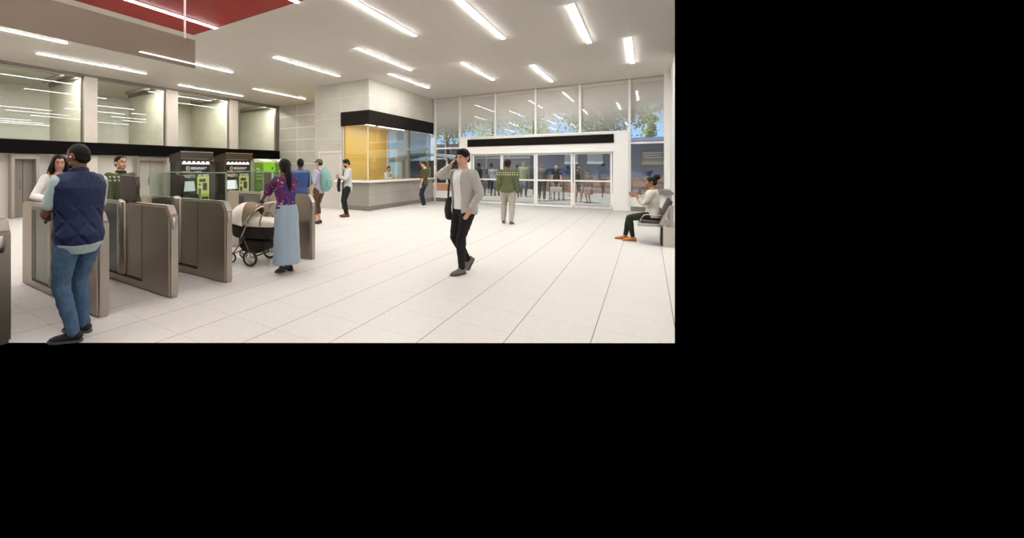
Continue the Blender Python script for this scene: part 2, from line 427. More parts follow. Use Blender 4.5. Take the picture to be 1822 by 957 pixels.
# ---------------------------------------------------------------- entrance facade
def frit():
    m = Mat('dotted_glass')
    t = m.n('ShaderNodeBsdfTransparent'); t.inputs[0].default_value = lin('f2f5f5')
    d = m.n('ShaderNodeBsdfDiffuse'); d.inputs[0].default_value = lin('ece6dd')
    tr = m.n('ShaderNodeBsdfTranslucent'); tr.inputs[0].default_value = lin('ece6dd')
    dm = m.n('ShaderNodeMixShader'); dm.inputs[0].default_value = .3; m.l(d.outputs[0], dm.inputs[1]); m.l(tr.outputs[0], dm.inputs[2])
    g = m.n('ShaderNodeBsdfGlossy'); g.inputs['Roughness'].default_value = .02
    sep = m.n('ShaderNodeSeparateXYZ'); m.l(m.obj(), sep.inputs[0])
    S = .05
    def cell(a, off):
        return m.math('SUBTRACT', m.math('FRACT', m.math('ADD', m.math('DIVIDE', a, S), 100 + off)), .5)
    def dist(off):
        x = cell(sep.outputs[0], off); z = cell(sep.outputs[2], off)
        return m.math('SQRT', m.math('ADD', m.math('MULTIPLY', x, x), m.math('MULTIPLY', z, z)))
    dd = m.math('MINIMUM', dist(0), dist(.5))
    rad = m.n('ShaderNodeMapRange'); m.l(sep.outputs[2], rad.inputs[0])
    rad.inputs[1].default_value = 2.55; rad.inputs[2].default_value = 4.3; rad.inputs[3].default_value = .13; rad.inputs[4].default_value = .47
    f = m.math('MULTIPLY', m.math('LESS_THAN', dd, rad.outputs[0]), .93)
    x1 = m.n('ShaderNodeMixShader'); m.l(f, x1.inputs[0]); m.l(t.outputs[0], x1.inputs[1]); m.l(dm.outputs[0], x1.inputs[2])
    x2 = m.n('ShaderNodeMixShader'); x2.inputs[0].default_value = .02; m.l(x1.outputs[0], x2.inputs[1]); m.l(g.outputs[0], x2.inputs[2])
    m.l(x2.outputs[0], m.out.inputs[0]); return m.m
M_FRIT = frit()
MUL = [-10.3, -9.14, -7.8, -6.63, -5.11, -3.56, -2.03, -.51, .6]
k = 7
for a, c in zip(MUL, MUL[1:]):
    lo = 2.8 if -6.7 < a and c < -.4 else 2.42
    g = struct(MB().box(a, c, YF + .06, YF + .075, lo, ZC).build('window_%d' % k, M_FRIT)); k += 1
    MB().box(a + .03, c - .03, YF, YF + .12, ZC - .16, ZC - .03).build('head_rail', P('d8d2c8', .4), g)
    if lo < 2.5:
        g = struct(MB().box(a, c, YF + .06, YF + .075, .45, 2.36).build('window_%d' % k, M_GLASSD if a > -1 else M_GLASS)); k += 1
        MB().box(a + .03, c - .03, YF, YF + .12, 2.36, 2.43).box(a + .03, c - .03, YF, YF + .12, .42, .48).build('transom', M_WHITE2, g)
        struct(MB().box(a, c, YF - .01, YF + .12, .16, .44).build('wall_sill', M_WHITE))
        struct(MB().box(a, c, YF - .03, YF + .12, 0, .16).build('baseboard_front', M_BASE))
for i, x in enumerate(MUL):
    lo = 2.8 if -6.6 < x < -.6 else 0
    struct(MB().box(x - .035, x + .035, YF - .06, YF + .12, lo, ZC).build('trim_%d' % (i + 2), M_WHITE2))
struct(MB().prism([(.6, 14.76), (.6, 18.2), (.72, 18.2)], 'z', 0, ZC).build('wall_right', M_WHITE))
struct(MB().box(.44, .62, 17.6, 18.0, 0, ZC, .01).build('trim_12', M_WHITE2))
# entrance portal
PX0, PX1, PY = -6.63, -.54, 17.9
pw = MB()
pw.box(PX0, -6.12, PY, YF + .25, 0, 2.8).box(-1.0, PX1, PY, YF + .25, 0, 2.8).box(-6.12, -1.0, PY, YF + .25, 2.2, 2.8)
struct(pw.build('wall_entrance', M_WHITE))
struct(MB().box(PX0 - .02, PX1 + .02, PY - .03, YF + .25, 2.78, 2.84).build('trim_13', M_WHITE2))
tag(MB().box(-6.26, -.97, PY - .04, PY - .001, 2.42, 2.73, .004).build('entrance_sign', P('15100d', .7, 0, .1)), 'blank black sign strip above the entrance sliding doors', 'sign')
struct(MB().box(-6.12, -1.0, PY - .02, YF + .1, 2.1, 2.2).build('trim_14', M_WHITE2))
DX = [-6.1, -4.87, -3.56, -2.27, -1.02]
for i in range(4):
    a, c = DX[i] + .008, DX[i + 1] - .008
    y0 = YF - .03 if i in (1, 2) else YF + .05
    d = MB(); d.box(a, a + .06, y0, y0 + .05, .01, 2.1).box(c - .06, c, y0, y0 + .05, .01, 2.1).box(a + .06, c - .06, y0, y0 + .05, .01, .1)
    d.box(a + .06, c - .06, y0, y0 + .05, 2.03, 2.1).box(a + .06, c - .06, y0, y0 + .05, 1.0, 1.06)
    d = struct(d.build('door_%d' % (i + 2), M_WHITE2))
    MB().box(a + .06, c - .06, y0 + .02, y0 + .03, .1, 2.03).build('door_glass', M_GLASSD, d)
struct(MB().box(-6.12, -1.0, YF - .06, YF + .14, 0, .012).build('trim_15', M_STEEL_L))
# ---------------------------------------------------------------- fare gates
def make_gate(label, loc, tall_glass=True, screen=.43):
    r = thing('fare_gate', label, 'fare gate', loc, 0, 'steel fare gates in a row')
    x0 = loc[0]; y0 = loc[1]
    def B(): return MB()
    L = -2.15; W = .125
    b = B(); b.prism([(x0 + L, 0), (x0, 0), (x0, .955), (x0 - .09, 1.08), (x0 + L, 1.08)], 'y', y0, y0 + W)
    bmesh.ops.bevel(b.b, geom=[e for e in b.b.edges if abs(e.verts[0].co.y - e.verts[1].co.y) < 1e-4 and max(e.verts[0].co.x, e.verts[1].co.x) > x0 - .1] , offset=.022, segments=4, affect='EDGES')
    b.build('cabinet', M_STEEL, r, smooth=True, angle=35)
    MB().box(x0 - 1.8, x0 - .62, y0 - .004, y0 + .02, .1, .138).build('slot', P('14110e', .6), r)
    MB().box(x0 - .62, x0 - .612, y0 - .003, y0 + .01, .14, 1.05).build('panel_seam', P('5b544c', .4, .8), r)
    MB().box(x0 - 1.8, x0 - 1.2, y0 - .006, y0 + .01, .138, 1.04).build('glass_panel', M_GDARK, r)
    MB().box(x0 - 1.8, x0 - 1.66, y0 - .008, y0 + .01, .138, 1.0).build('dark_recess', P('3a352f', .4, .5), r)
    p = MB(); p.loft([(x0 - 1.1, y0 - .01, .17), (x0 - 1.1, y0 - .01, 1.07)], [(.1, .045), (.1, .045)], side=(1, 0, 0), n=20)
    p.build('leaf_post', M_STEEL, r, smooth=True)
    if screen:
        q = MB(); xa, xb = x0 - 1.25, x0 - 1.25 + screen
        q.prism([(xa, 1.1), (xb - .18 * screen / .43, 1.06), (xb - .04, 1.1), (xb, 1.3), (xb - .02, 1.41), (xa, 1.43)], 'y', y0 + .035, y0 + .085)
        q.build('screen_housing', M_STEEL_D, r)
    rb = MB(); rb.ball((x0 + .002, y0 + W * .42, .865), (.022, .03, .075), 14)
    rb.build('reader_bump', M_STEEL_L, r, smooth=True)
    rp = MB(); sl = Vector((.09, 0, -.125)).normalized()
    a = Vector((x0 - .08, 0, 1.072)); c = Vector((x0 - .012, 0, .978)); nn = Vector((.125, 0, .09)).normalized() * .003
    for u, v in (((a + nn), (c + nn)),):
        rp.quad((u.x, y0 + .02, u.z), (v.x, y0 + .02, v.z), (v.x, y0 + W - .02, v.z), (u.x, y0 + W - .02, u.z))
    rp.build('reader_face', P('b0a79c', .5, .4), r)
    if tall_glass:
        gl = MB().box(x0 - 1.98, x0 - .06, y0 + .055, y0 + .067, 1.075, 1.46)
        g = gl.build('glass_leaf', M_GLASSG, r)
        MB().box(x0 - 1.98, x0 - .06, y0 + .052, y0 + .07, 1.452, 1.466).box(x0 - .072, x0 - .06, y0 + .052, y0 + .07, 1.08, 1.46).build('glass_edge', M_GLASSE, g)
        MB().box(x0 - 1.2, x0 - 1.185, y0 + .045, y0 + .077, 1.08, 1.45).box(x0 - .66, x0 - .645, y0 + .045, y0 + .077, 1.08, 1.22).build('glass_clip', M_STEEL_L, g)
    return r
M_GDARK = P('6c6f66', .25, .6)
X0 = -4.47
make_gate('steel fare gate cut by the left picture edge, in front of the others', (X0, 1.11, 0), False)
make_gate('steel fare gate directly behind the man in the navy vest', (X0, 1.945, 0), False)
make_gate('steel fare gate in front of the man in the green jacket, with raised dark screen', (X0, 2.74, 0), False)
make_gate('steel fare gate with glass on top, left of the stroller', (X0, 3.545, 0), True, .2)
make_gate('steel fare gate partly behind the woman in the light blue skirt, across the wide aisle', (X0, 5.29, 0), True, 0)

# ---------------------------------------------------------------- suspended smoked panel
def smoke():
    m = Mat('smoked_panel'); t = m.n('ShaderNodeBsdfTransparent'); t.inputs[0].default_value = lin('c8beb4')
    d = m.n('ShaderNodeBsdfDiffuse'); d.inputs[0].default_value = lin('9a8f85')
    x = m.n('ShaderNodeMixShader'); x.inputs[0].default_value = .3; m.l(t.outputs[0], x.inputs[1]); m.l(d.outputs[0], x.inputs[2])
    m.l(x.outputs[0], m.out.inputs[0]); return m.m
r = thing('hanging_panel', 'translucent smoked grey panel hanging from the ceiling on thin rods over the fare gates', 'sign', (-5.5, 1.1, 3.03))
MB().box(-5.506, -5.494, -1.6, 3.79, 3.03, 3.455).build('panel', smoke(), r)
for y in (3.61, -1.2):
    rd = MB().cyl((-5.49, y, 3.44), (-5.49, y, ZC), .016, n=12).build('rod', P('cfc6bb', .4), r, smooth=True)
    MB().box(-5.492, -5.484, y - .012, y + .012, 3.27, 3.46).build('clamp', P('7d736a', .4, .5), rd)

# ---------------------------------------------------------------- ticket machines
M_MACH = P('4d463f', .35, .55); M_MACHD = P('2b2623', .4, .2); M_SIGNW = P('f1efe9', .5)
M_LED = emis('fff0d8', 2.6, 'machine_lamp'); M_SCR = emis('f4f6f2', .95, 'lit_screen')
M_YG = P('e8ea94', .5); M_YG2 = P('b9cf3a', .5); M_DK = P('35342c', .5)
RX = (PI / 2, 0, PI / 2)
def machine(y0, label):
    y1 = y0 + 1.36; X = -13.6
    r = thing('ticket_machine', label, 'ticket machine', (-13.9, (y0 + y1) / 2, 0), 0, 'dark ticket vending machines')
    MB().box(-14.2, X, y0, y1, 0, 1.9, .015).build('cabinet', M_MACHD, r)
    MB().box(X - .25, X + .012, y0 - .01, y0 + .07, 0, 1.86, .006).box(X - .25, X + .012, y1 - .07, y1 + .01, 0, 1.86, .006).build('side_post', M_MACH, r)
    h = MB(); h.prism([(-14.22, 1.99), (X + .12, 2.12), (X + .12, 1.86), (X - .02, 1.8), (-14.22, 1.72)], 'y', y0 - .02, y1 + .02)
    hd = h.build('hood', M_MACH, r)
    MB().box(X + .115, X + .128, y0 - .025, y1 + .025, 2.095, 2.125).build('hood_edge', M_STEEL_L, hd)
    for i in range(6):
        yc = y0 + .2 + i * .2
        l = MB(); l.prism([(yc - .1, 1.655), (yc + .1, 1.655), (yc + .045, 1.76), (yc - .045, 1.76)], 'x', X, X + .012)
        l.build('lamp_cone', M_LED, r)
    hp = MB().box(X, X + .03, y0 + .14, y1 - .09, 1.405, 1.6, .004).build('header_board', P('16131a', .3), r)
    rn = MB(); rn.cyl((X + .03, y0 + .33, 1.5), (X + .036, y0 + .33, 1.5), .085, n=24); e = rn.build('roundel', P('b9bcc2', .5), hp)
    MB().cyl((X + .036, y0 + .33, 1.5), (X + .039, y0 + .33, 1.5), .06, n=24).build('roundel_core', P('74787f', .5), e)
    wb = MB()
    for z, ws in ((1.525, (.26, .13, .14, .1)), (1.475, (.2, .13, .16, .06))):
        y = y0 + .45
        for wd in ws: wb.box(X + .03, X + .033, y, y + wd, z - .017, z + .017); y += wd + .022
    wb.build('word_bars', P('d9d6ea', .5), hp)
    text('fares_lettering', 'FARES | TARIFS', .125, P('e9d9b4', .5), r, (X + .014, y0 + .12, 1.335), RX)
    MB().box(X, X + .012, y0 + .1, y0 + .66, 1.29, 1.3).build('rule_line', P('b79a5e', .5), r)
    text('presto_lettering', 'PRESTO', .15, M_SIGNW, r, (X + .014, y0 + .14, 1.155), RX)
    s = MB(); s.prism([(X, .66), (X + .1, .66), (X + .02, 1.02), (X, 1.02)], 'y', y0 + .14, y0 + .6); s.build('touch_screen', M_SCR, r)
    MB().box(X, X + .05, y0 + .1, y0 + .64, .58, .65, .005).build('screen_shelf', M_MACH, r)
    yp = MB().box(X, X + .02, y0 + .74, y1 - .09, .52, 1.2, .004).build('instruction_panel', M_YG, r)
    MB().box(X, X + .018, y0 + .9, y1 - .09, .2, .52, .004).build('lower_panel', M_YG2, yp)
    MB().box(X + .02, X + .026, y0 + .82, y0 + 1.1, .98, 1.1).build('coin_slot', M_DK, yp)
    MB().box(X + .02, X + .03, y0 + .98, y0 + 1.16, .66, .94).build('keypad', M_DK, yp)
    MB().box(X + .02, X + .03, y0 + .78, y0 + .9, .56, .74).build('card_reader', M_DK, yp)
    MB().box(X + .02, X + .03, y0 + .8, y0 + .88, .86, .92).build('note_slot', M_DK, yp)
    MB().box(X, X + .02, y0 + .78, y0 + .93, 1.215, 1.275).box(X, X + .02, y0 + .98, y0 + 1.25, 1.215, 1.275).build('notice', P('dfe3dc', .5), r)
    MB().box(X + .018, X + .05, y0 + .94, y1 - .14, .22, .42, .01).build('ticket_tray', M_DK, r)
    return r
machine(8.72, 'dark ticket machine behind the glass fare gate, nearer the man in the green jacket')
machine(10.72, 'dark ticket machine beside the green kiosk, right of its twin')
def kiosk(y0, label):
    X = -13.5; y1 = y0 + .69
    r = thing('card_kiosk', label, 'kiosk', (-13.8, y0 + .35, 0), 0, 'green card kiosks')
    G = P('6f9a2b', .45); G2 = P('5d8a2a', .45)
    MB().box(-14.05, X - .1, y0, y1, 0, 1.76, .008).build('cabinet', G2, r)
    MB().box(-14.0, X - .005, y0 - .012, y0 + .03, .02, 1.72, .004).build('side_panel', G, r)
    MB().prism([(-14.08, 1.9), (-13.95, 1.92), (X + .04, 1.8), (X + .04, 1.755), (-14.08, 1.755)], 'y', y0 - .015, y1 + .015).build('sloped_top', P('d8d5cc', .4), r)
    s = MB().box(X - .1, X + .03, y0 + .03, y1, 1.34, 1.755, .006).build('lit_header', emis('9ad83c', .8, 'lit_green'), r)
    MB().box(X + .03, X + .034, y1 - .19, y1 - .11, 1.45, 1.55).build('symbol', P('2b5417', .5), s)
    MB().box(X - .1, X + .032, y0 + .03, y1, 1.315, 1.345).build('header_edge', P('e6efd0', .5), s)
    MB().box(X - .1, X - .04, y0 + .08, y1 - .14, .2, 1.3, .004).build('front_panel', P('7d736b', .4, .2), r)
    MB().box(X - .1, X - .02, y0 + .03, y0 + .075, .1, 1.3).box(X - .1, X - .02, y1 - .13, y1 - .02, .1, 1.3).build('light_strip', emis('dff0b8', .75, 'lit_strip'), r)
    MB().box(X - .06, X + .06, y0 + .14, y1 - .2, .62, .8, .02).build('card_reader', M_DK, r)
    RY = (PI / 2, 0, 0)
    text('side_lettering', 'Add\nvalue\nCheck\nbalance', .14, P('dfe8c4', .5), r, (-13.93, y0 - .014, 1.43), RY)
    ic = MB(); ic.cyl((-13.75, y0 - .013, .72), (-13.75, y0 - .018, .72), .11, n=24); ic = ic.build('round_icon', P('c6d99c', .5), r)
    MB().cyl((-13.75, y0 - .018, .72), (-13.75, y0 - .022, .72), .08, n=24).build('icon_core', G, ic)
    return r
kiosk(12.72, 'green card kiosk beside the dark ticket machine, fully lit header in view')
kiosk(13.7, 'green card kiosk mostly hidden behind the ponytailed woman')

# ---------------------------------------------------------------- bench and ledge at the right wall
r = thing('bench', 'grey metal bench with dark padded seat and back, under the seated woman', 'bench', (.1, 10.9, 0))
M_BG = P('b5aea5', .4, .2); M_PAD = P('3b3632', .6)
f = MB(); f.box(-.15, .3, 10.24, 10.28, .37, .42, .008).box(-.15, .3, 11.6, 11.64, .37, .42, .008).box(-.16, -.12, 10.28, 11.6, .37, .42, .008)
f.build('seat_frame', M_BG, r)
for ya, yb in ((10.3, 10.92), (10.96, 11.58)):
    MB().box(-.14, .25, ya, yb, .42, .475, .015).build('seat_pad', M_PAD, r, smooth=True)
    bp = MB(); bp.prism([(.2, .5), (.26, .5), (.395, .87), (.34, .88)], 'y', ya, yb)
    bmesh.ops.bevel(bp.b, geom=list(bp.b.edges), offset=.012, segments=2, affect='EDGES'); bp.build('back_pad', M_PAD, r, smooth=True)
for y in (10.24, 11.6):
    bp = MB(); bp.prism([(.16, .39), (.23, .39), (.345, .73), (.345, .39), (.40, .39), (.40, .8), (.335, .8)], 'y', y, y + .04); bp.build('back_frame', M_BG, r)
for y in (10.27, 11.1):
    MB().tube([(-.13, y, .4), (-.1, y, .52), (-.06, y, .585), (-.02, y, .6), (.24, y, .595)], .009).build('armrest', P('cfcac2', .25, .9), r, smooth=True)
for ya, yb in ((10.22, 10.62), (11.3, 11.6)): MB().box(.24, .4, ya, yb, 0, .38, .006).build('pedestal', P('c9c2b8', .45), r)
MB().box(.2, .238, 10.24, 10.5, .02, .38).build('pedestal_slot', P('15120f', .6), r)
r = thing('leaning_ledge', 'white pedestal with dark slab top standing behind the bench at the right wall', 'ledge', (.4, 13.9, 0))
MB().box(.3, .5, 13.6, 14.3, 0, .86, .006).build('pedestal', P('e2ddd5', .45), r)
tp = MB(); tp.prism([(.24, .86), (.535, .84), (.535, .88), (.46, .95), (.26, .95)], 'y', 13.5, 14.4); tp.build('ledge_top', P('7a746d', .4), r)

# ---------------------------------------------------------------- stroller
def stroller():
    f = Vector((-.957, -.29, 0)); rz = math.atan2(f.y, f.x)
    r = thing('stroller', 'cream and dark stroller with silver frame pushed by the ponytailed woman', 'stroller', (0, 0, 0))
    W = False
    DK = fabric('2a2522', '38312c', 80); CR = fabric('e6dccb', 'f0e8da', 90); BR = fabric('7c6a55', '8d7a64', 90); SV = P('cfcac2', .25, .9); BK = P('151312', .5)
    # bassinet: dark tub
    tub = MB(); n = 28
    rings = []
    for z, sx, sy in ((.40, .33, .15), (.43, .37, .175), (.62, .40, .2), (.63, .39, .19)):
        rings.append([tub.b.verts.new((.1 + sx * math.copysign(abs(math.cos(t)) ** .6, math.cos(t)), sy * math.copysign(abs(math.sin(t)) ** .6, math.sin(t)), z)) for t in [2 * PI * k / n for k in range(n)]])
    for a, c in zip(rings, rings[1:]):
        for k in range(n): tub.b.faces.new((a[k], a[(k + 1) % n], c[(k + 1) % n], c[k]))
    tub.b.faces.new(rings[0]); tub.b.faces.new(rings[-1])
    tub.build('bassinet', DK, r, smooth=True, world=W)
    ap = MB(); rings = []
    for z, k1 in ((.6, 1.02), (.66, 1.02), (.70, .9), (.725, .6), (.735, .2)):
        rings.append([ap.b.verts.new((-.02 + .3 * k1 * math.copysign(abs(math.cos(t)) ** .6, math.cos(t)) * 1.0, .205 * k1 * math.copysign(abs(math.sin(t)) ** .6, math.sin(t)), z + (.09 * max(0, math.cos(t)) if z > .62 else 0))) for t in [2 * PI * k / n for k in range(n)]])
    for a, c in zip(rings, rings[1:]):
        for k in range(n): ap.b.faces.new((a[k], a[(k + 1) % n], c[(k + 1) % n], c[k]))
    ap.b.faces.new(rings[-1]); ap.build('apron', CR, r, smooth=True, world=W)
    MB().box(-.16, -.06, -.212, -.205, .61, .66).build('apron_badge', P('3a332c', .5), r, world=W)
    # hood: a shell of swept bows
    def hood(a0, a1, rad, name, mat, seg=14):
        h = MB(); rows = []
        for i in range(seg + 1):
            a = a0 + (a1 - a0) * i / seg
            row = []
            for k in range(17):
                t = PI * k / 16
                y = rad[1] * math.cos(t); u = rad[0] * math.sin(t) ** .7
                row.append(h.b.verts.new((.2 + u * math.cos(a), y, .60 + u * math.sin(a))))
            rows.append(row)
        for a, c in zip(rows, rows[1:]):
            for k in range(16): h.b.faces.new((a[k], a[k + 1], c[k + 1], c[k]))
        o = h.build(name, mat, r, smooth=True, world=W, angle=0)
        md = o.modifiers.new('t', 'SOLIDIFY'); md.thickness = .008
        return o
    hood(math.radians(8), math.radians(88), (.37, .225), 'hood', CR)
    hood(math.radians(88), math.radians(128), (.375, .228), 'hood_front', BR)
    MB().tube([(.2 + .38 * math.sin(PI * k / 16) ** .7 * math.cos(math.radians(128)), .23 * math.cos(PI * k / 16), .6 + .38 * math.sin(PI * k / 16) ** .7 * math.sin(math.radians(128))) for k in range(17)], .008).build('hood_bow', CR, r, smooth=True, world=W)
    MB().tube([(-.12, .235 * math.cos(PI * k / 12), .62 + .2 * math.sin(PI * k / 12)) for k in range(13)], .012).build('carry_handle', BR, r, smooth=True, world=W)
    for s in (-1, 1):
        h = MB().tube([(.2, .25 * s, .42), (.1, .25 * s, .63), (.0, .25 * s, .81), (-.06, .25 * s, .9), (-.12, .25 * s, .95), (-.19, .24 * s, .965)], .014)
        h = h.build('handle_tube', SV, r, smooth=True, world=W)
        MB().ball((.1, .265 * s, .63), (.035, .018, .035), 12).build('joint', P('8d8780', .3, .8), h, smooth=True, world=W)
    MB().tube([(-.19, -.24, .965), (-.2, 0, .968), (-.19, .24, .965)], .017).build('handle_grip', P('d9d2c7', .6), r, smooth=True, world=W)
    for s in (-1, 1):
        MB().tube([(.16, .25 * s, .42), (.08, .27 * s, .3), (0, .29 * s, .125)], .013).tube([(.16, .25 * s, .42), (.3, .2 * s, .25), (.42, .17 * s, .13)], .011).build('chassis_leg', P('5c5650', .35, .7), r, smooth=True, world=W)
        MB().ball((.16, .262 * s, .4), (.05, .022, .05), 14).build('hub_disc', BK, r, smooth=True, world=W)
    MB().cyl((0, -.3, .125), (0, .3, .125), .012).cyl((.42, -.17, .14), (.42, .17, .14), .009).build('axle', BK, r, world=W)
    bk = MB(); bk.prism([(-.2, .36), (.32, .36), (.27, .22), (.16, .17), (-.04, .17), (-.16, .24)], 'y', -.17, .17)
    bmesh.ops.bevel(bk.b, geom=list(bk.b.edges), offset=.025, segments=2, affect='EDGES'); bk.build('basket', DK, r, smooth=True, world=W)
    MB().box(-.02, .05, -.178, -.168, .345, .38).build('basket_clip', M_SIGNW, r, world=W)
    def wheel(x, y, R, w):
        t = MB(); N = 28
        t.tube([(x + R * .86 * math.cos(2 * PI * k / N), y, R + R * .86 * math.sin(2 * PI * k / N)) for k in range(N + 1)], R * .15, n=8)
        wh = t.build('wheel', P('171513', .7), r, smooth=True, world=W)
        sp = MB(); sp.cyl((x, y - w, R), (x, y + w, R), R * .2, n=14)
        for k in range(5):
            a = 2 * PI * k / 5
            sp.cyl((x + R * .1 * math.cos(a), y, R + R * .1 * math.sin(a)), (x + R * .74 * math.cos(a), y, R + R * .74 * math.sin(a)), R * .085, n=8)
        sp.tube([(x + R * .7 * math.cos(2 * PI * k / N), y, R + R * .7 * math.sin(2 * PI * k / N)) for k in range(N + 1)], R * .07, n=6)
        sp.build('spokes', P('e8e4dc', .4), wh, smooth=True, world=W)
    for s in (-1, 1):
        wheel(0, .31 * s, .125, .03); wheel(.42, .17 * s, .08, .025)
    r.location = (-5.02, 4.67, 0); r.rotation_euler = (0, 0, rz)
    return r
stroller()
# ---------------------------------------------------------------- people
V = Vector
def facing(pos, right, away):
    v = V((pos[0], pos[1])).normalized(); d = V((v.y, -v.x)) * right + v * away
    return math.atan2(-d.x, d.y)
def ik(a, b, l1, l2, pole):
    d = b - a; L = min(d.length, (l1 + l2) * .998); d = d.normalized(); b = a + d * L
    x = (l1 * l1 - l2 * l2 + L * L) / (2 * L); h = math.sqrt(max(0, l1 * l1 - x * x))
    p = V(pole); p = p - d * p.dot(d); p.normalize()
    return a + d * x + p * h, b
TM = [(.80, .10, .085, 0), (.86, .155, .112, -.005), (.94, .166, .12, -.008), (1.02, .153, .108, 0), (1.10, .147, .103, .004), (1.20, .158, .112, .008),
      (1.30, .172, .12, .006), (1.38, .18, .115, -.002), (1.43, .165, .095, -.008), (1.465, .115, .075, -.012), (1.5, .066, .062, -.01), (1.56, .055, .057, .002)]
TF = [(.80, .10, .085, 0), (.86, .165, .115, -.01), (.92, .172, .122, -.014), (1.0, .152, .108, -.002), (1.08, .126, .092, .004), (1.16, .132, .098, .006),
      (1.25, .148, .122, .016), (1.32, .152, .115, .01), (1.38, .156, .1, 0), (1.43, .14, .08, -.008), (1.46, .1, .064, -.012), (1.495, .056, .053, -.01), (1.56, .046, .049, .002)]
def interp(T, z):
    if z <= T[0][0]: return T[0][1:]
    for a, c in zip(T, T[1:]):
        if z <= c[0]:
            t = (z - a[0]) / (c[0] - a[0]); return tuple(p + (q - p) * t for p, q in zip(a[1:], c[1:]))
    return T[-1][1:]

